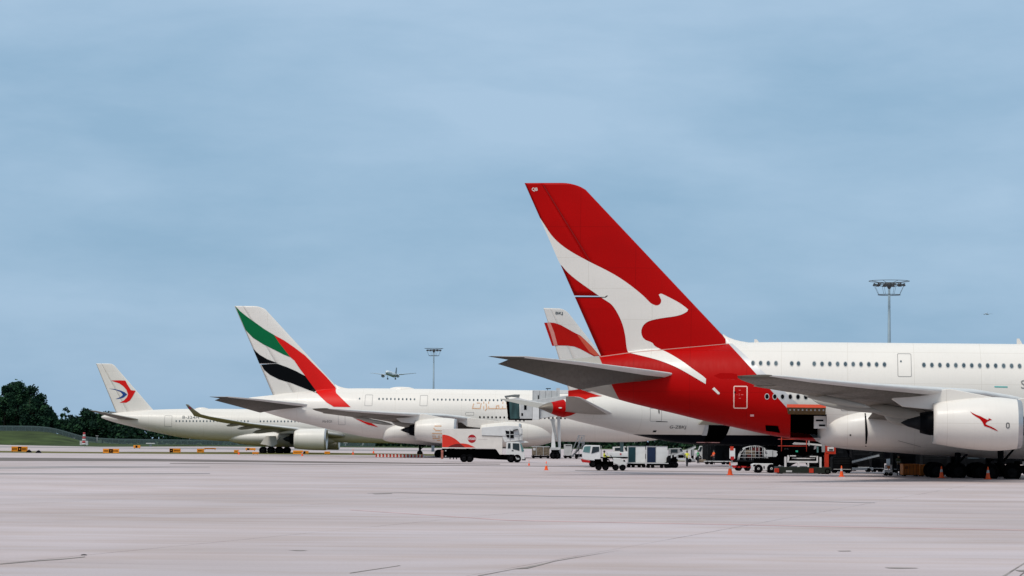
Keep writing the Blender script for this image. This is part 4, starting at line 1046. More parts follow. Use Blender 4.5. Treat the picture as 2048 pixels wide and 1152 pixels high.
    D_('slogan_line',[(956,878.2),(975,878.2),(975,879),(956,879)],mat('pale_line',(.5,.46,.44),.5))
    D_('box_seam',[(963,871.6),(1004,872.8),(1004,873.6),(963,872.4)],DGREY,-.075)
catering()
# cones
def cone_proto():
    t=thing('traffic_cone','orange','traffic cone',(0,0,0),0,'traffic cones on the apron')
    MB().box(-.19,.19,-.19,.19,0,.035).build('base',ORANGE,t,.01)
    MB().revolve([(.035,.14),(.36,.082),(.53,.055),(.72,.022),(.72,.005)],(0,0,0),18,0,'z').build('cone_body',ORANGE,t)
    MB().revolve([(.36,.086),(.53,.059)],(0,0,0),18,0,'z').build('reflective_band',LGREY,t)
    return t
cp=cone_proto()
for i,(px,b,h,lab) in enumerate([(1058,931,.5,'small orange cone right in front of the catering truck cab'),(1092.5,940.3,.78,'orange cone on open apron, between the catering truck and the white tow tractor'),
    (1460,950.3,1.02,'stocky orange cone with faded top, left of the caged cargo dolly'),(1683,953.5,.85,'orange cone with white band, right of the red cargo loader tower'),
    (1883,956,.9,'orange cone just right of the orange containers'),(1976,958.6,.92,'orange cone in front of the big black landing gear wheels'),
    (604.5,912,.75,'tiny far cone below the engine of the farthest left aircraft'),(747,906.5,.9,'tiny far cone at the left end of the red and white barrier row'),(706,909,.9,'tiny far orange cone on the dry grass strip'),(846,914,.6,'tiny cone in front of the far nose wheel by the catering truck'),(477.5,909,.8,'tiny far cone beside the yellow sign under the farthest left aircraft wing')]):
    c=cp if i==0 else copy_tree(cp); c['label']=lab; c.location=ground(px,b); c.scale=(h/.72*1.05,)*3
# red and white barriers
def barrier():
    t=thing('road_barrier','x','barrier',(0,0,0),0,'red and white barriers across the taxi lane')
    return t
bp=[]
for k in range(14):
    px=754.5+k*7.0; g=ground(px,914+.09*k)
    t=thing('road_barrier','red and white water barrier in the low row left of the catering truck','barrier',g,0,'red and white barriers in the low row')
    MB().prism([(-.28,0),(.0,0),(.0,.46),(-.22,.46)],-.2,.2).build('red_half',ORED,t); MB().prism([(.0,0),(.26,0),(.2,.46),(.0,.46)],-.2,.2).build('white_half',TW,t)
# taxiway signs
def sign(x0,x1,y0,y1,blk,lab):
    cx=(x0+x1)/2; F=Fr('taxiway_sign',lab,'sign',cx,y1+1.4,'yellow taxiway signs')
    F.bx(MB(),x0,x1,y0,y1,-.15,.15).build('panel',SIGN,F.o,.02)
    for a,b in blk:
        F.bx(MB(),a,b,y0+.6,y1-.6,-.175,-.15).build('black_panel',BLACKP,F.o)
        if b-a>5: F.bx(MB(),(a+b)/2-1,(a+b)/2+1,y0+3.5,y1-3.5,-.185,-.175).build('sign_mark',SIGN,F.o)
    # black legend marks
    x=x0+2
    while x<x1-2.5:
        if not any(a-2<x<b+.5 for a,b in blk): MB().box(F.X(x),F.X(x+1.2),-.17,-.15,F.Z(y1-2.6),F.Z(y0+2.6)).build('sign_legend',DGREY,F.o)
        x+=2.4
    for a in (x0+2,x1-2): F.bx(MB(),a-.5,a+.5,y1,y1+1.4,-.05,.05).build('leg',DGREY,F.o)
for a in ((23,55,893,903,[(36,43)],'yellow taxiway sign with black centre, nearest the left picture edge'),(206,238,897.5,906,[(218,226)],'yellow taxiway sign with black centre below the swallow emblem aircraft tail'),
    (267,280.5,890.6,896,[(271,275)],'small distant yellow sign above the two long ones'),(339,361,897,905,[(339.5,346)],'yellow sign with a black left end under the white fuselage'),
    (394,408,897.5,905,[],'plain yellow sign left of the long low orange one'),(408,432,896,898.6,[],'long low orange sign at the far edge of the taxiway'),
    (468,476.5,900,905.8,[],'small yellow sign left of the farthest main gear'),(491,511,896,900.4,[(494,499)],'distant yellow sign with black square left of the farthest wheels'),
    (505,517,904,908,[],'low orange sign touching the farthest landing gear wheels'),(586,606,901,908,[],'yellow sign below the engine of the farthest left aircraft'),
    (607,617,902,907,[(607,611)],'yellow sign with black left edge beneath the same engine, right of the cone'),(649,660,903,908,[],'faded yellow sign right of the farthest engine')): sign(*a)
# small far things
def far_pole(lab,px,base,top,w_,m,name='marker_pole',cat='pole',bands=0,extra=False):
    F=Fr(name,lab,cat,px,base); h=F.Z(top)
    if bands:
        for k in range(bands): MB().tube((0,0,h*k/bands),(0,0,h*(k+1)/bands),w_/2*(1.4-.9*k/bands),w_/2*(1.3-.9*k/bands),10).build('mast_section',[LGREY,mat('band_red',(.4,.05,.06),.6)][k%2],F.o)
        MB().box(-1.4,1.4,-.5,.5,.0,1.5).build('equipment_cabin',LGREY,F.o,.05)
    else:
        MB().tube((0,0,0),(0,0,h),w_/2,w_/2*.8,8).build('pole',m,F.o); MB().box(-w_*1.5,w_*1.5,-w_,w_,h-.25,h).build('head',m,F.o)
far_pole('red and white banded navigation mast with small cabin on the far grass',168,890.5,865,1.3,LGREY,'navigation_mast','mast',6)
far_pole('thin grey lamp post at the end of the grass bank',194,889,871,.35,GREY)
far_pole('white post under the belly of the farthest left aircraft',301,893,886,.9,TW,'marker_post','post')
far_pole('pale post left of two, in front of the distant wood',691,893,885,.5,LGREY)
far_pole('pale lamp post with tilted head in front of the distant wood',726,893,883.5,.45,LGREY)
far_pole('white post just right of the farthest engine',671,900,884,.45,LGREY)
for px,b in ((77,906),(58,905)):
    F=Fr('edge_light','low dark runway edge light right of the leftmost taxiway sign','light',px,b,'edge lights by the taxiway'); MB().revolve([(0,.5),(.1,.5),(.3,.35),(.45,.1)],(0,0,0),12,0,'z').build('lamp_body',DGREY,F.o); MB().tube((0,0,.4),(0,0,.6),.12,.1,8).build('lens',LGREY,F.o)
# ------------------------------------------------------------------ passenger bridge
def bridge():
    F=Fr('passenger_bridge','white and grey passenger boarding bridge reaching the middle aircraft, standing on two columns','boarding bridge',1111,918)
    mb=MB(); F.pr(mb,[(1040,801),(1064,801),(1140,790),(1185,790),(1185,822),(1140,828),(1064,840),(1040,838)],.2,3.0); mb.build('tunnel',LGREY,F.o,.05)
    F.pr(MB(),[(1013,799.5),(1034,796),(1078,806),(1130,806),(1130,812),(1078,816),(1060,812),(1037,806)],-.1,3.2).build('tunnel_roof',TW,F.o,.05)
    mb=MB(); F.pr(mb,[(1011,799),(1038,801),(1039,838),(1016,838.5)],-.05,3.1); mb.build('canopy_opening',mat('canopy_teal',(.03,.07,.07),.4,0,.6,1.2,stretch=(1,1,.2)),F.o)
    F.pr(MB(),[(1011,797),(1017,798),(1019.5,838.5),(1015.5,838.5)],-.12,3.2).build('canopy_bellows',DARK,F.o)
    F.pr(MB(),[(1008,793),(1028,790),(1039,790),(1038,795.5),(1022,794),(1010,796.5)],-.2,3.2).build('canopy_top',mat('canopy_grey',(.14,.15,.15),.6),F.o)
    F.bx(MB(),1039.5,1064,808,838,-.08,.2).build('cab_wall',LGREY,F.o); F.bx(MB(),1047.5,1052.5,811,820.5,-.11,-.07).build('cab_window',BLACKP,F.o)
    F.bx(MB(),1042,1045.5,827,832.5,-.11,-.07).build('cab_lamp',BLACKP,F.o)
    F.bx(MB(),1064.5,1078,812,840,-.12,.25).build('side_box',TW,F.o,.03); F.bx(MB(),1077.5,1078.5,812,840,-.14,.0).build('box_edge',BLACKP,F.o)
    F.bx(MB(),1016,1064,838,841,.2,2.8).build('under_frame',DGREY,F.o)
    for x in (1030,1038,1046): F.bx(MB(),x,x+3,840,843.5,.4,.8).build('under_bracket',DGREY,F.o)
    F.bx(MB(),1064.5,1113,781,806,1.2,4.2).build('lift_housing',LGREY,F.o,.03)
    for x in (1064.5,1078,1090,1102): F.bx(MB(),x,x+.7,782,806,1.16,1.2).build('panel_seam',GREY,F.o)
    F.bx(MB(),1075,1077,791,801,1.14,1.2).build('vent',DGREY,F.o)
    F.bx(MB(),1119,1150,780,787,1.2,4).build('roof_unit',TW,F.o); F.bx(MB(),1112,1119,776,806,1.3,2).build('rear_post',LGREY,F.o); F.bx(MB(),1091,1101,776.5,778,1.4,2).build('roof_lamp',DGREY,F.o)
    F.bx(MB(),1094,1095,778,781,1.6,1.8).build('lamp_post',DGREY,F.o)
    mb=MB(); F.pr(mb,[(1098,838),(1111,838),(1109,845),(1108,862),(1112,905),(1102,905),(1104,862),(1102,845)],.5,1.2); mb.build('column',TW,F.o,.03)
    mb=MB(); F.pr(mb,[(1114,822),(1120,822),(1121,862),(1122.5,917),(1118,917),(1115,862)],1.6,2.3); mb.build('column',TW,F.o,.03)
    F.pr(MB(),[(1101,838),(1108,838),(1112,865),(1115,880),(1112,882),(1106,862)],.35,.5).build('cable_chute',GREY,F.o)
    F.bx(MB(),1101,1120.5,895,900,.2,2.6).build('wheel_carriage',LGREY,F.o,.03)
    F.wheels([(1107,7.3),(1114,7.3)],.6,(.0,2.2)); F.pr(MB(),[(1103,900),(1118,900),(1120.5,917),(1101,917)],.3,2).build('axle_box',DARK,F.o)
bridge()
# stairs by the bridge
def stairs():
    F=Fr('service_stairs','grey wheeled service stairs behind the white pickup cab','stairs',1158,918)
    mb=MB()
    for d in (0,1.1):
        for a in ((1143,905,1158,870.5),(1150,907,1164,873)):
            mb.tube((F.X(a[0]),d,F.Z(a[1])),(F.X(a[2]),d,F.Z(a[3])),.045,.045,6)
        for x,y0,y1 in ((1158,871,917),(1168,871,917),(1164,873,900)): mb.tube((F.X(x),d,F.Z(y0)),(F.X(x),d,F.Z(y1)),.04,.04,6)
        mb.tube((F.X(1156),d,F.Z(871)),(F.X(1169),d,F.Z(871)),.045,.045,6); mb.tube((F.X(1156),d,F.Z(885.5)),(F.X(1169),d,F.Z(885.5)),.045,.045,6)
    mb.build('handrails',LGREY,F.o)
    st=MB()
    for k in range(9): st.box(F.X(1145+k*1.6),F.X(1148.2+k*1.6),.05,1.05,F.Z(910-k*3.1),F.Z(909.3-k*3.1))
    F.pr(st,[(1141,914),(1146,914),(1168,885),(1168,889)],0,.05); st.build('steps',GREY,F.o)
    F.bx(MB(),1150,1172,908,914,.0,1.1).build('chassis',DGREY,F.o); F.wheels([(1153,3),(1168,3)],.2,(0,1.1))
stairs()
def trailer(name,lab,cat,x0,x1,y0,y1,base,body,grp=None,wh=3.2,n=3,dep=1.7,bev=.03,rail=True):
    F=Fr(name,lab,cat,(x0+x1)/2,base,grp)
    F.bx(MB(),x0,x1,y0,y1,.0,dep).build('load_box',body,F.o,bev)
    mb=MB(); F.bx(mb,x0-1.5,x1+1.5,y1+.5,y1+2.2,-.05,dep+.05); F.bx(mb,x1+1.5,x1+7,base-4,base-3.2,dep/2-.1,dep/2+.1); F.bx(mb,x0+2,x1-2,y1+2.2,base-wh*.7,.3,dep-.3); mb.build('dolly_deck',DGREY,F.o)
    F.wheels([(x0+3+(x1-x0-6)*k/(n-1),wh) for k in range(n)],.15,(.05,dep))
    return F
KH=mat('crate_brown',(.18,.14,.10),.7,0,.45,3)
F=trailer('cargo_dolly','brown strapped cargo load on a dolly, between the catering truck and bridge wheels','cargo dolly',1064,1099,893.5,911,917,KH,None,3)
for x in (1072,1086): F.bx(MB(),x,x+1,893.3,911,-.03,.0).build('strap',LGREY,F.o)
F.bx(MB(),1063,1099,892.6,894.2,-.04,1.74).build('net_cover',LGREY,F.o); F.bx(MB(),1066,1071,896,901,-.03,.0).build('load_label',TW,F.o)
F=trailer('container_dolly','pale grey container on a dolly, left of the service stairs','cargo dolly',1128,1144,889,911,917,LGREY,None,3,2)
F.bx(MB(),1131,1142,890.5,892,-.03,.0).build('container_slot',DGREY,F.o)
# blue and white air freight containers on dollies
def uld(lab,x0,xm,x1,y0,y1,base,colour):
    F=Fr('freight_container',lab,'container',(x0+x1)/2,y1,'curtain sided freight containers on dollies')
    g=ground((x0+x1)/2,base); dz=(base-y1)/(FPX/g.y); F.g=g; F.s=FPX/g.y; F.o.location=(g.x,g.y,dz)
    F.bx(MB(),x0,x1,y0,y1,.0,1.5).build('container_shell',TW,F.o,.03)
    F.bx(MB(),x0+1,xm,y0+1.5,y1-.8,-.02,.02).build('curtain',colour,F.o); F.bx(MB(),x0,x1,y0-.6,y0+.4,-.03,1.53).build('top_rail',METAL,F.o)
    F.bx(MB(),xm,xm+.8,y0+1,y1,-.03,.0).build('curtain_seam',GREY,F.o)
    return F
uld('white container with dark teal curtain, next to the tow tractor',1255.5,1270.5,1290.5,893,925.5,935,TEALD)
uld('white container with deep blue curtain, right one of the pair',1293,1311,1335,893,925.8,935.5,BLUE)
def dolly(lab,x0,x1,y0,base,grp='empty dollies under the containers'):
    F=Fr('flat_dolly',lab,'dolly',(x0+x1)/2,base,grp)
    mb=MB(); F.bx(mb,x0,x1,y0,y0+1.3,-.08,1.6); mb.build('deck',LGREY,F.o); F.bx(MB(),x0+2,x1-2,y0+1.3,y0+5,.1,1.4).build('dolly_frame',DARK,F.o)
    F.wheels([(x0+4,3.4),(x0+13,3.0),(x1-13,3.0),(x1-4,3.4)],.15,(.0,1.5)); return F
dolly('low dolly carrying the teal curtained container',1254,1292,925.9,935.2,'dollies in the container train'); dolly('low dolly carrying the blue curtained container',1293,1337,926.2,936.2,'dollies in the container train')
# white cab truck facing left
def pickup():
    F=Fr('flatbed_truck','white truck with open flat bed and red front bumper, facing left','truck',1205,935)
    F.pr(MB(),[(1165,903),(1168,893),(1172,890.5),(1200,891),(1201,918),(1190,921.5),(1178,920.5),(1165,918)],.0,1.9).build('cab',TW,F.o,.04)
    F.pr(MB(),[(1165.5,904),(1168.5,893.5),(1181,892.5),(1179,906)],-.04,1.94).build('windscreen',GLASST,F.o)
    F.pr(MB(),[(1185,894),(1198,893.5),(1198,903),(1182.5,907.5)],-.04,.0).build('side_window',GLASSD,F.o)
    F.pr(MB(),[(1162,918.5),(1165,919),(1180,921.5),(1180,926),(1165,925)],-.05,1.9).build('front_bumper',mat('bumper_red',(.38,.01,.01),.4),F.o,.03)
    F.bx(MB(),1180,1202,921,930,.1,1.8).build('chassis',DARK,F.o); F.bx(MB(),1215,1256,904,914,.6,2.2).build('bed_side',TW,F.o,.03)
    F.bx(MB(),1200,1256,914,916.5,.3,2.2).build('bed_floor',DARK,F.o); F.bx(MB(),1202,1203,892,915,.2,.4).build('bed_frame',GREY,F.o)
    F.wheels([(1186,7)],.3,(0,1.7)); F.bx(MB(),1240,1243,906.5,909.5,.56,.6).build('side_mark',mat('band_red',(.4,.05,.06),.6),F.o); return F
pickup()
def tug(lab,x0,x1,top,base,flip=False,grp=None,body=TW,hood=.45):
    F=Fr('tow_tractor',lab,'tow tractor',(x0+x1)/2,base,grp); W=x1-x0; H=base-top
    X=(lambda t: x0+W*t) if not flip else (lambda t: x1-W*t)
    F.pr(MB(),[(X(.58),base-H*.70),(X(.80),base-H*.68),(X(.98),base-H*.56),(X(1.0),base-H*.30),(X(.80),base-H*.26),(X(.58),base-H*.42)],.05,1.5).build('hood',body,F.o,.04)
    F.pr(MB(),[(X(0),base-H*.62),(X(.2),base-H*.62),(X(.22),base-H*.5),(X(.58),base-H*.5),(X(.6),base-H*.2),(X(.02),base-H*.2)],.1,1.5).build('chassis',DARK,F.o)
    F.bx(MB(),X(.25) if not flip else X(.40),X(.40) if not flip else X(.25),base-H*.72,base-H*.5,.3,1.2).build('seat',DARK,F.o)
    MB().tube((F.X(X(.58)),.7,F.Z(base-H*.6)),(F.X(X(.5)),.7,F.Z(base-H*.86)),.03,.03,6).build('steering_column',DARK,F.o)
    F.pr(MB(),[(X(.90),base-H*.60),(X(.95),base-H*.58),(X(.955),base-H*.50),(X(.90),base-H*.51)],.02,.06).build('headlight',DGREY,F.o)
    r=H*.17; F.wheels([(X(.12),r),(X(.34),r),(X(.66),r),(X(.88),r)],.28,(0.0,1.4)); return F
F=tug('white hooded tow tractor with a driver, hauling the container train',1190,1253,905,941)
# people
def person(lab,loc,rz,pose='stand',vest=YEL,leg=CLOTHD,h=1.7):
    bm=bmesh.new(); sk=bm.verts.layers.skin.verify(); V={}
    def v(n,x,y,z,r): q=bm.verts.new((x,y,z)); q[sk].radius=(r,r*.85); V[n]=q; return q
    J=dict(pelvis=(0,0,.95,.14),belly=(0,0,1.1,.13),chest=(0,.01,1.32,.155),neck=(0,.01,1.48,.06),head=(0,-.01,1.60,.095),top=(0,0,1.70,.075))
    if pose=='stand': J.update(kl=(-.10,-.03,.5,.075),fl=(-.12,.0,.08,.05),tl=(-.13,-.14,.04,.04),kr=(.10,-.02,.5,.075),fr=(.13,.04,.08,.05),tr=(.15,-.10,.04,.04),
        sl=(-.19,0,1.40,.06),el=(-.27,-.03,1.14,.045),hl=(-.20,-.22,1.02,.035),sr=(.19,0,1.40,.06),er=(.26,.0,1.13,.045),hr=(.27,-.10,.90,.035))
    if pose=='walk': J.update(kl=(-.10,-.16,.52,.075),fl=(-.11,-.24,.08,.05),tl=(-.11,-.38,.05,.04),kr=(.10,.05,.5,.075),fr=(.11,.30,.12,.05),tr=(.11,.20,.04,.04),
        sl=(-.19,0,1.40,.06),el=(-.26,.12,1.16,.045),hl=(-.24,.22,.95,.035),sr=(.19,0,1.40,.06),er=(.26,-.10,1.15,.045),hr=(.22,-.28,1.02,.035))
    if pose=='sit': J.update(kl=(-.13,-.42,.92,.08),fl=(-.13,-.5,.48,.05),tl=(-.13,-.64,.45,.04),kr=(.13,-.42,.92,.08),fr=(.13,-.5,.48,.05),tr=(.13,-.64,.45,.04),
        sl=(-.19,0,1.40,.06),el=(-.24,-.2,1.2,.045),hl=(-.12,-.45,1.2,.035),sr=(.19,0,1.40,.06),er=(.24,-.2,1.2,.045),hr=(.12,-.45,1.2,.035))
    for k,a in J.items(): v(k,*a)
    for a,b in (('pelvis','belly'),('belly','chest'),('chest','neck'),('neck','head'),('head','top'),('pelvis','kl'),('kl','fl'),('fl','tl'),('pelvis','kr'),('kr','fr'),('fr','tr'),('chest','sl'),('sl','el'),('el','hl'),('chest','sr'),('sr','er'),('er','hr')): bm.edges.new((V[a],V[b]))
    V['pelvis'][sk].use_root=True
    me=bpy.data.meshes.new('person'); bm.to_mesh(me); bm.free(); o=bpy.data.objects.new('tmp',me); C.objects.link(o)
    o.modifiers.new('s','SKIN').use_smooth_shade=True; o.modifiers.new('d','SUBSURF').levels=1
    bpy.context.view_layer.update(); m2=bpy.data.meshes.new_from_object(o.evaluated_get(bpy.context.evaluated_depsgraph_get())); bpy.data.objects.remove(o)
    for m in (leg,SKIN,vest): m2.materials.append(m)
    pz=J['pelvis'][2]
    for p in m2.polygons:
        c=p.center; p.material_index=2 if (c.z>1.02 and c.z<1.47 and abs(c.x)<.24) else (1 if (c.z>1.5 or (abs(c.x)>.1 and c.y<-.18 and .85<c.z<1.28 and pose!='sit')) else 0)
    t=bpy.data.objects.new('person',m2); C.objects.link(t); t.location=loc; t.rotation_euler=(0,0,rz); t.scale=(h/1.7,)*3
    tag(t,lab,'person')
    hr=MB(); hz=1.64; hr.revolve([(hz-.03,.108),(hz+.03,.10),(hz+.09,.055),(hz+.105,.01)],(0,.0,0),14,0,'z'); hr.build('cap',mat('cap_dark',(.03,.035,.03),.8) if vest is not CLOTHD else mat('cap_pale',(.5,.5,.45),.8),t)
    for s_ in (-1,1):
        hp=J['hl' if s_<0 else 'hr']; hd=MB()
        for k in range(4): hd.tube((hp[0]+(k-1.5)*.018,hp[1]-.01,hp[2]-.01),(hp[0]+(k-1.5)*.02,hp[1]-.05,hp[2]-.075+.006*abs(k-1.5)),.010,.008,5)
        hd.tube((hp[0]-s_*.03,hp[1],hp[2]),(hp[0]-s_*.05,hp[1]-.05,hp[2]-.04),.011,.008,5); hd.build('fingers',SKIN,t)
    bd=MB(); bd.revolve([(1.11,.145),(1.16,.147)],(0,.0,0),16,0,'z'); bd.build('reflective_stripe',LGREY,t)
    return t
g=ground(1374,933.5); person('person in yellow hi-vis vest and dark trousers walking between containers and cage dolly',g,R(10),'walk',h=1.74)
g=ground(1430,929); person('person in orange vest standing behind the flat dolly',(g.x,g.y+2,0),R(-60),'stand',mat('vest_orange',(.85,.10,.02),.7),h=1.7)
g=ground(1797,951.5); person('person in olive jacket and dark trousers standing left of the orange containers',g,R(20),'stand',mat('jacket_olive',(.05,.065,.03),.8),h=1.72)
g=ground(1396,927); person('person in green vest beside the striped crates in the background',g,R(120),'stand',mat('vest_green',(.06,.30,.12),.7),h=1.65)
g=ground(1209,940.5); person('person in dark clothes with yellow vest driving the white tow tractor',(g.x,g.y+.75,.02),R(90),'sit',YEL,h=1.78)
# teal column behind the truck
F=Fr('bollard_column','teal painted round column rising behind the white flat bed','column',1243.5,917); MB().tube((0,0,0),(0,0,F.Z(868)),.27,.27,16).build('column_shaft',mat('teal_paint',(.13,.24,.25),.5),F.o); MB().box(-.5,.5,-.5,.5,0,.25).build('column_base',GREY,F.o)
# background vehicles and equipment in the shade
def van(lab,x0,x1,y0,base,m=TW,flip=False,grp='service vehicles in the background'):
    F=Fr('service_van',lab,'van',(x0+x1)/2,base,grp); W=x1-x0; H=base-y0; X=(lambda t:x0+W*t) if not flip else (lambda t:x1-W*t)
    F.pr(MB(),[(X(0),base-H*.95),(X(.72),base-H),(X(.86),base-H*.62),(X(1),base-H*.52),(X(1),base-H*.18),(X(0),base-H*.18)],.0,1.8).build('body',m,F.o,.05)
    F.pr(MB(),[(X(.74),base-H*.94),(X(.84),base-H*.64),(X(.70),base-H*.62),(X(.62),base-H*.92)],-.03,1.83).build('window',GLASSD,F.o)
    F.pr(MB(),[(X(.1),base-H*.88),(X(.5),base-H*.9),(X(.5),base-H*.62),(X(.1),base-H*.62)],-.03,1.83).build('window',GLASSD,F.o)
    F.wheels([(X(.18),H*.2),(X(.82),H*.2)],.22,(0,1.7)); return F
van('white van behind the teal column, mostly hidden by the flat bed truck',1226,1262,893,916)
van('grey van far behind, between the containers and the walking person',1338,1372,896,921,GREY)
van('white van behind the crates, below the open hold of the navy bellied aircraft',1392,1424,892,922,LGREY,True)
tug('grey cart with pale panels at the right picture edge, behind the big wheels',2020,2075,912,950,False,'tow tractors in the shade',GREY)
tug('dark tow tractor right of the two containers',1334,1353,900,936,True,'tow tractors in the shade',DGREY)
def beltloader(lab,x0,x1,base,up,flip=False,m=LGREY):
    F=Fr('belt_loader',lab,'belt loader',(x0+x1)/2,base,'belt loaders'); W=x1-x0; X=(lambda t:x0+W*t) if not flip else (lambda t:x1-W*t)
    F.pr(MB(),[(X(0),base-up*.35),(X(1),base-up),(X(1),base-up+2.5),(X(0),base-up*.35+3)],.4,1.2).build('conveyor',m,F.o)
    F.pr(MB(),[(X(0),base-up*.35-2.2),(X(1),base-up-2.2),(X(1),base-up-1.4),(X(0),base-up*.35-1.4)],.36,.42).build('side_rail',GREY,F.o)
    F.bx(MB(),min(X(.1),X(.85)),max(X(.1),X(.85)),base-9,base-3.5,.1,1.6).build('chassis',m,F.o,.03); F.bx(MB(),min(X(.3),X(.5)),max(X(.3),X(.5)),base-15,base-9,.1,.5).build('driver_seat',DARK,F.o)
    F.wheels([(X(.2),4),(X(.75),4)],.25,(0,1.5)); return F
beltloader('grey belt loader standing behind the walking person',1342,1392,925,32)
beltloader('pale belt loader under the belly, right of the red loader tower',1672,1760,944,34,False,LGREY)
for i,(x,b,c,l) in enumerate(((1362,923,YEL,'yellow rail crate'),(1383,924,GREY,'grey crate'),(1404,925,KH,'brown crate'))):
    F=Fr('equipment_crate',l+' on the ground behind the walking person','crate',x,b,'low crates in the background'); F.bx(MB(),x-8,x+8,b-6,b-1,0,1.2).build('crate_body',c,F.o,.03); F.bx(MB(),x-8,x+8,b-1,b,.1,1.1).build('skid',DARK,F.o)
# flat dollies with dark load
def flatd(lab,x0,x1,base,loads):
    F=Fr('flat_trailer',lab,'trailer',(x0+x1)/2,base,'flat trailers'); F.bx(MB(),x0,x1,base-7,base-5.2,0,2).build('deck',LGREY,F.o); F.bx(MB(),x0+3,x1-3,base-5.2,base-3,.2,1.8).build('frame',DARK,F.o)
    F.wheels([(x0+5,3.2),(x0+14,3.2),(x1-14,3.2),(x1-5,3.2)],.2,(0,1.8)); 
    return F
flatd('low flat trailer with a black load left of the hi-vis orange person',1410,1462,929,0)
F=Fr('black_freight','black sheeted freight lying on the low flat trailer','freight',1436,922); F.o.location.z=.42; F.pr(MB(),[(1433,922),(1433,912),(1440,908),(1457,909),(1459,922)],.3,1.7).build('sheeted_load',DGREY,F.o,.05)
F=Fr('striped_post','white and red warning board left of the cage dolly','warning board',1464,927); F.bx(MB(),1459,1470,897,917,0,.1).build('board',TW,F.o); F.bx(MB(),1460,1467,893,901,-.03,0).build('red_top',ORED,F.o); F.bx(MB(),1461,1468,913,920,-.03,0).build('red_band',mat('bumper_red',(.38,.01,.01),.4),F.o); F.bx(MB(),1463,1465,917,927,0,.1).build('post',GREY,F.o)
# caged / netted baggage cart and white tug by the loader
def cage():
    F=Fr('baggage_cart','baggage cart with curved see-through net cover full of brown bags','baggage cart',1507,942)
    mb=MB(); rnd=random.Random(3)
    for k in range(16):
        x=1483+rnd.random()*38; y=914-rnd.random()*14; F.bx(mb,x,x+rnd.uniform(5,9),y-rnd.uniform(3,6),y+3,.2+rnd.random()*.3,1.3+rnd.random()*.3,k%3)
    mb.build('bags',[KH,DGREY,mat('bag_red',(.10,.015,.015),.7)],F.o)
    wr=MB()
    prof=[(1478,921),(1481,908),(1490,896),(1503,892.5),(1518,892),(1529,896),(1535,908),(1536,921)]
    for d in (0,.45,.9,1.35,1.8):
        for a,b in zip(prof[:-1],prof[1:]): wr.tube((F.X(a[0]),d,F.Z(a[1])),(F.X(b[0]),d,F.Z(b[1])),.022,.022,5)
    for x in (1490,1503,1511,1518,1529):
        y=interp([(1478,921),(1490,896),(1503,892.5),(1518,892),(1529,896),(1536,921)],x)[0]
        for d in (0,1.8): wr.tube((F.X(x),d,F.Z(921)),(F.X(x),d,F.Z(y)),.025,.025,5)
        wr.tube((F.X(x),0,F.Z(y)),(F.X(x),1.8,F.Z(y)),.022,.022,5)
    for y in (915,909,903): wr.tube((F.X(1480),0,F.Z(y)),(F.X(1535),0,F.Z(y)),.018,.018,5)
    wr.build('net_frame',LGREY,F.o)
    F.bx(MB(),1475,1540,921,924,-.05,1.85).build('deck',DGREY,F.o); F.bx(MB(),1478,1536,924,936,.2,1.6).build('under_frame',DARK,F.o)
    F.pr(MB(),[(1464,931),(1500,933),(1505,935),(1466,936)],.0,.15).build('red_drawbar',mat('bumper_red',(.38,.01,.01),.4),F.o)
    F.wheels([(1478,6),(1496,5)],.25,(0,1.7))
cage()
def lugg():
    F=Fr('baggage_tractor','white low tractor with black wheels between the net cart and red loader','tow tractor',1528,946)
    F.pr(MB(),[(1504,929),(1510,927),(1546,927),(1548,941),(1506,941)],0,1.5).build('body',TW,F.o,.04)
    F.bx(MB(),1527,1529,932,937,-.03,.0).build('body_mark',DGREY,F.o); F.pr(MB(),[(1506,930),(1511,929),(1511,932),(1507,933)],-.03,.0).build('headlight',BLACKP,F.o)
    F.bx(MB(),1510,1548,917,927,.3,1.2).build('seat_bay',DARK,F.o); F.wheels([(1517,8.5),(1543,9)],.3,(-.05,1.5))
    g=MB(); F.bx(g,1532,1549,900.5,914,.6,1.4); F.bx(g,1549.5,1558,902,914,.6,1.4); o=F
    F2=Fr('grey_cargo_box','pale ribbed cargo boxes standing right of the net cart','cargo box',1545,940); F2.bx(MB(),1533,1549,900.5,914,1.9,2.8).build('cargo_panel',LGREY,F2.o,.02); F2.pr(MB(),[(1550,901),(1559,902.5),(1557,906),(1560,909),(1556,914),(1550,914)],1.9,2.8).build('cargo_panel',LGREY,F2.o,.02); F2.bx(MB(),1533,1560,914,939,1.9,2.8).build('stand',DARK,F2.o)
lugg()
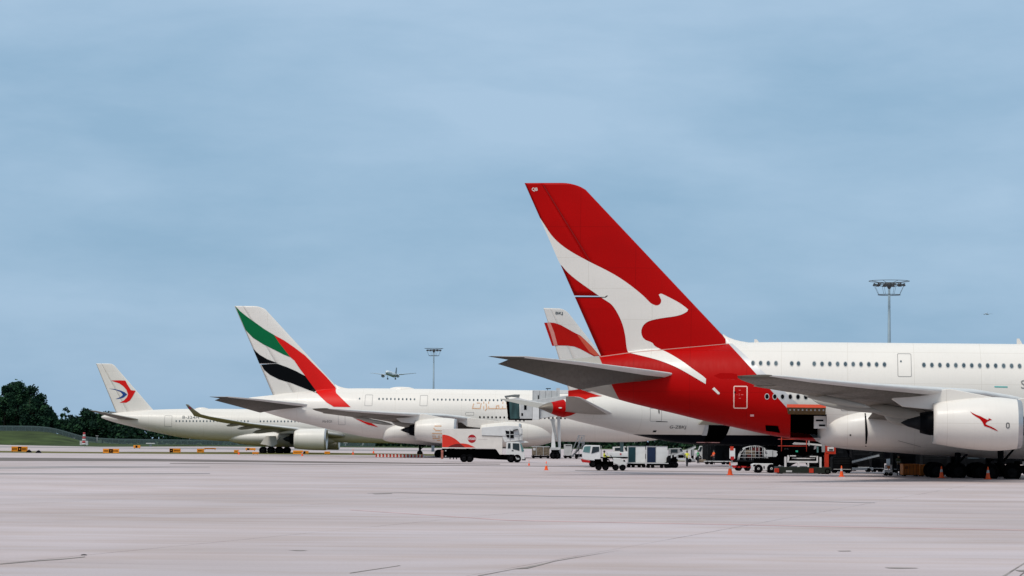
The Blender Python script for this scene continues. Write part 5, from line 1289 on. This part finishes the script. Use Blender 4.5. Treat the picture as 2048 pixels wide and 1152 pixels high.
# cargo loader
def loader():
    F=Fr('cargo_loader','red and white scissor cargo loader with red side tower, below the open cargo door','cargo loader',1605,948)
    F.bx(MB(),1555,1662,934,946.5,.0,3.0).build('chassis',mat('loader_chassis',(.012,.018,.012),.6),F.o,.03)
    F.bx(MB(),1572,1584,941,944.5,-.03,.0).build('plate',LGREY,F.o)
    for x in (1549,1618): F.bx(MB(),x,x+9,937,945.5,-.15,.15).build('red_foot',ORED,F.o,.03)
    F.wheels([(1563,5),(1646,5)],.3,(.1,2.9))
    mb=MB(); F.bx(mb,1569,1573,914,934,.0,.2); F.bx(mb,1639,1643,914,936,.0,.2)
    F.pr(mb,[(1575,911),(1578,911),(1579,916),(1577,925),(1574.5,925)],.0,.2); F.pr(mb,[(1633,912),(1636,912),(1636,925),(1633,925)],.0,.2)
    F.bx(mb,1575,1634,922,925.5,.05,.2); F.bx(mb,1595,1599,925,934,.0,.2); F.bx(mb,1615,1618,925,934,.0,.2); F.bx(mb,1585,1631,916,918,.3,.5); F.bx(mb,1580,1592,911,913,.0,.2); F.bx(mb,1620,1632,912,914,.0,.2)
    mb.build('white_frame',TW,F.o)
    F.bx(MB(),1571,1641,918,922,.6,2.6).build('lower_deck',DARK,F.o); F.bx(MB(),1562,1650,899,910,.3,2.9).build('upper_deck',DARK,F.o)
    for z0,z1,x0,x1 in ((934,899,1575,1640),): 
        s_=MB(); s_.tube((F.X(x0),.5,F.Z(z0)),(F.X(x1),.5,F.Z(z1)),.1,.1,6); s_.tube((F.X(x1),.5,F.Z(z0)),(F.X(x0),.5,F.Z(z1)),.1,.1,6); s_.tube((F.X(x0),2.5,F.Z(z0)),(F.X(x1),2.5,F.Z(z1)),.1,.1,6); s_.tube((F.X(x1),2.5,F.Z(z0)),(F.X(x0),2.5,F.Z(z1)),.1,.1,6); s_.build('scissor_arms',DMETAL,F.o)
    rl=MB()
    for x in (1563,1613): rl.tube((F.X(x),.0,F.Z(903)),(F.X(x),.0,F.Z(864 if x<1600 else 877)),.035,.035,6)
    for y in (879,892.5): rl.tube((F.X(1563),.0,F.Z(y)),(F.X(1614),.0,F.Z(y)),.03,.03,6); rl.tube((F.X(1563),.0,F.Z(y)),(F.X(1563),2.8,F.Z(y)),.03,.03,6)
    rl.build('red_railing',ORED,F.o)
    F.pr(MB(),[(1586,888),(1590,885),(1618,886.5),(1638,888),(1650,890),(1650,893),(1618,889.5),(1588,889.5)],.2,.5).build('white_beam',TW,F.o); F.bx(MB(),1617.5,1619,879,892,.1,.2).build('beam_post',TW,F.o)
    F.bx(MB(),1644,1650,888,904,.1,.5).build('control_panel',GREY,F.o); F.bx(MB(),1634,1637,893,905,.1,.3).build('control_glass',GLASST,F.o)
    F.bx(MB(),1592,1596.5,901,904.5,.25,.3).build('green_marker',mat('green_marker',(.05,.5,.32),.5),F.o)
    tw=MB(); F.bx(tw,1651,1672,880,908,.1,.7); F.bx(tw,1649.5,1658,905,938,.1,.6); tw.build('red_tower',ORED,F.o,.04)
    F.bx(MB(),1655,1668,894,902,.05,.1).build('tower_plate',TW,F.o,.02); F.bx(MB(),1658,1666,898,900.5,.02,.06).build('tower_slot',BLACKP,F.o); F.bx(MB(),1663,1665.5,882,888,.04,.1).build('tower_lamp',LGREY,F.o)
    F.wheels([(1655,6)],.4,(.0,2.6))
loader()
# small white cart with orange mark, orange containers
F=Fr('small_cart','small white cart with an orange mark on its board, left of the man in olive','cart',1777,951.5); F.bx(MB(),1770,1784,929.5,938.5,0,.08).build('board',TW,F.o); F.pr(MB(),[(1774,932),(1780.5,932),(1780,936),(1777,938),(1774.5,936)],-.02,0).build('orange_mark',mat('mark_orange',(.55,.16,.04),.5),F.o)
F.bx(MB(),1769,1785,939.5,947,0,.8).build('cart_body',TW,F.o,.03); F.bx(MB(),1776,1778,938,940,.02,.06).build('board_post',GREY,F.o); F.wheels([(1773,3.6),(1782,3.6)],.12,(-.03,.8))
def obox(lab,x0,x1,y0,y1,base,seg):
    F=Fr('orange_container',lab,'container',(x0+x1)/2,base,'orange containers'); F.bx(MB(),x0,x1,y0,y1,0,1.6).build('container_body',ORG,F.o,.04)
    for x in seg: F.bx(MB(),x,x+.8,y0,y1,-.03,0).build('corner_post',mat('rust_dark',(.14,.04,.008),.7),F.o)
    F.bx(MB(),x0-.5,x1+.5,y0-1,y0+.4,-.04,1.64).build('rim',ORG,F.o); F.bx(MB(),x0+1,x1-1,y1,base-1.5,.1,1.5).build('skid',DARK,F.o); F.wheels([(x0+4,2.6),(x1-4,2.6)],.15,(0,1.4)); return F
F=obox('ribbed orange container with a small window panel, nearest the man in olive',1806,1838,929,950,952.5,(1808,1813,1819,1826,1833)); F.bx(MB(),1810,1816,932,938,-.05,-.03).build('window_panel',mat('rust_dark',(.14,.04,.008),.7),F.o)
obox('smooth orange container, right one beside the cone',1841,1870,930,951,953,(1841,1868))
F=Fr('orange_fender','dented dark orange bin at the right end of the orange containers','bin',1876,953); F.pr(MB(),[(1871,932),(1880,934),(1880,949),(1871,950)],0,1.2).build('bin_body',mat('rust_orange',(.22,.06,.012),.7,0,.3),F.o,.04); F.bx(MB(),1872,1879,950,953,.1,1.1).build('skid',DARK,F.o)
# black blocks added to fill the space under the belly as deep shade
def shade_filler(lab,x0,x1,y0,base,m=DGREY,grp='dark filler blocks under the aircraft belly'):
    F=Fr('shade_block',lab,'filler block',(x0+x1)/2,base,grp); H=base-y0
    F.pr(MB(),[(x0,base-3),(x0,y0+2),(x0+2,y0),(x1-3,y0),(x1,y0+4),(x1,base-3)],0,1.9).build('housing',m,F.o,.05)
    for k in range(4): F.bx(MB(),x0+3,x1-4,y0+3+k*3,y0+4.2+k*3,-.03,0).build('louvre',DMETAL,F.o)
    F.bx(MB(),x0+2,x1-2,base-8,base-6.8,-.05,0).build('bumper_strip',LGREY,F.o); F.wheels([(x0+6,3.6),(x1-6,3.6)],.25,(0,1.8)); return F
shade_filler('black filler block right of the red loader tower',1665,1704,914,946); shade_filler('black box shaped filler behind the small white cart',1744,1769,904,944)
shade_filler('tall dark filler block behind the man in olive',1786,1832,899,946); shade_filler('dark filler block left of the big landing gear',1846,1898,904,944)
flatd('long pale flat trailer behind the black filler block',1676,1762,939,0)
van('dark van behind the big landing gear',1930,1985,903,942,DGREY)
F=Fr('sheeted_load','crumpled pale tarpaulin covered load under the belly','covered load',1728,937); F.pr(MB(),[(1711,905),(1748,905.5),(1748,909),(1739,910),(1737,917),(1738,922),(1732,925),(1727,921),(1720,927),(1714,916)],0,1.2).build('tarpaulin',LGREY,F.o,.06); F.bx(MB(),1716,1740,925,936,.1,1.1).build('frame',DARK,F.o); F.pr(MB(),[(1700,918),(1710,911),(1711,913),(1703,921)],0,.2).build('loose_flap',LGREY,F.o)
F=Fr('pipe_rack','silver pipe on a dark stand under the belly','pipe rack',1795,942); MB().tube((F.X(1752),.5,F.Z(907.5)),(F.X(1757),.5,F.Z(907.5)),.11,.02,10).tube((F.X(1745),.5,F.Z(907.5)),(F.X(1752),.5,F.Z(907.5)),.11,.11,10).build('pipe',METAL,F.o); F.bx(MB(),1746,1748,909,942,.4,.6).build('stand',DARK,F.o)
# ------------------------------------------------------------------ aircraft in the air
def sky_plane(lab,px,py,D,span,rz,col,gr=True,ptch=-3):
    p=at(px,py,D); t=thing('flying_airliner',lab,'aircraft',p,0); t.rotation_euler=(0,R(ptch),R(rz)); k=span/60
    FM=mat('far_'+col[0],col[1],.5); DK=mat('far_dark',(.05,.07,.08),.6)
    MB().revolve([(-32*k,.3*k),(-26*k,1.6*k),(-16*k,2.9*k),(22*k,2.9*k),(28*k,2.3*k),(30.5*k,1.0*k),(31*k,.1*k)],n=20).build('fuselage',FM,t)
    for s_ in (-1,1):
        w_=MB().loft([[(8*k,s_*2*k,-1.2*k),(2*k,s_*2*k,-.6*k),(-4*k,s_*2*k,-1.4*k)],[(0,s_*15*k,.4*k),(-3*k,s_*15*k,.8*k),(-6*k,s_*15*k,.2*k)],[(-9*k,s_*30*k,2.4*k),(-10*k,s_*30*k,2.5*k),(-11.5*k,s_*30*k,2.3*k)]]).build('wing',FM,t)
        MB().revolve([(9*k,1.9*k),(8*k,2.2*k),(5*k,2.0*k),(3*k,1.2*k)],(0,s_*9.5*k,-2.6*k),16).build('engine',FM,w_)
        MB().revolve([(9.1*k,1.9*k),(8.9*k,.1*k)],(0,s_*9.5*k,-2.6*k),16).build('intake',DK,w_)
        MB().loft([[(-24*k,s_*.8*k,1*k),(-27*k,s_*.8*k,1.3*k),(-30*k,s_*.8*k,1*k)],[(-29*k,s_*10*k,2*k),(-30*k,s_*10*k,2.1*k),(-31.5*k,s_*10*k,2*k)]]).build('tailplane',FM,t)
        if gr: MB().tube((-1*k,s_*5*k,-2*k),(-1*k,s_*5*k,-5.4*k),.35*k,.35*k,6).box(-2.6*k,.8*k,s_*5*k-.7*k,s_*5*k+.7*k,-6.6*k,-4.9*k).build('main_gear',DK,t,.3*k)
    MB().prism([(-22*k,2.5*k),(-29*k,11*k),(-33*k,11*k),(-31*k,1.5*k)],-.3*k,.3*k).build('fin',mat('far_fin',(.16,.22,.27),.5),t)
    if gr: MB().tube((24*k,0,-2.5*k),(24*k,0,-5.8*k),.2*k,.2*k,6).build('nose_gear',FM,t)
    MB().box(30.6*k,30.2*k,-1.2*k,1.2*k,.2*k,.9*k).build('windscreen',DK,t)
    return t
sky_plane('white airliner on final approach with wheels down, seen head on beside the thin mast',783,748.5,3300,60,-99,('grey',(.66,.72,.76)))
sky_plane('tiny distant airliner in the sky near the right picture edge',1973,628,7600,36,-110,('pale',(.55,.62,.68)),False)

# ------------------------------------------------------------------ the air: a thin even haze round everything
for a in (('dark boxy filler under the belly left of the big wheels',1900,1930,900,945),('low black filler block behind the flat trailer under the belly',1704,1746,897,942),('black filler block close behind the red loader tower',1672,1690,893,940),('black filler block behind the orange containers',1826,1870,896,943)): shade_filler(*a)  # more black blocks added to close the gaps with dark, standing in for shade
for i,(x,y,w_,h_,c) in enumerate(((1846,908,9,9,LGREY),(1862,910,7,5,TW),(1877,904,8,5,LGREY),(1926,909,16,8,LGREY),(1385,905,7,13,GREY),(1448,902,12,5,LGREY),(1342,912,8,5,TW),(1480,899,9,7,GREY))):
    F=Fr('equipment_case',('pale metal case among the dark equipment, high under the wing root','small white case behind the orange containers','pale case hanging gear above the right orange container','wide pale case behind the big landing gear','grey upright case in the background left of the orange vest','pale flat case above the sheeted freight','small white case right of the freight containers','grey case beside the warning board')[i],'equipment case',x,938 if x>1500 else 924,'equipment cases in the shade'); F.bx(MB(),x-w_/2,x+w_/2,y-h_/2,y+h_/2,-.2,.6).build('case_body',c,F.o,.04); F.bx(MB(),x-w_/2+1,x+w_/2-1,y+h_/2,938 if x>1500 else 924,.0,.5).build('case_stand',DARK,F.o); F.bx(MB(),x-w_/2+1,x-w_/2+2.2,y-h_/2+1,y+h_/2-1,-.23,-.2).build('case_latch',DGREY,F.o)
def haze():
    mb=MB().box(-5200,5200,-260,9400,-1.2,900); m=bpy.data.materials.new('haze_air'); m.use_nodes=True; t=m.node_tree; t.nodes.clear()
    o=N(t,'ShaderNodeOutputMaterial'); v=N(t,'ShaderNodeVolumePrincipled'); v.inputs['Color'].default_value=(.62,.86,1,1); v.inputs['Density'].default_value=HAZE; v.inputs['Anisotropy'].default_value=.0
    t.links.new(v.outputs[0],o.inputs['Volume']); q=mb.build('haze',m); q['kind']='stuff'
HAZE=0
if HAZE: haze()
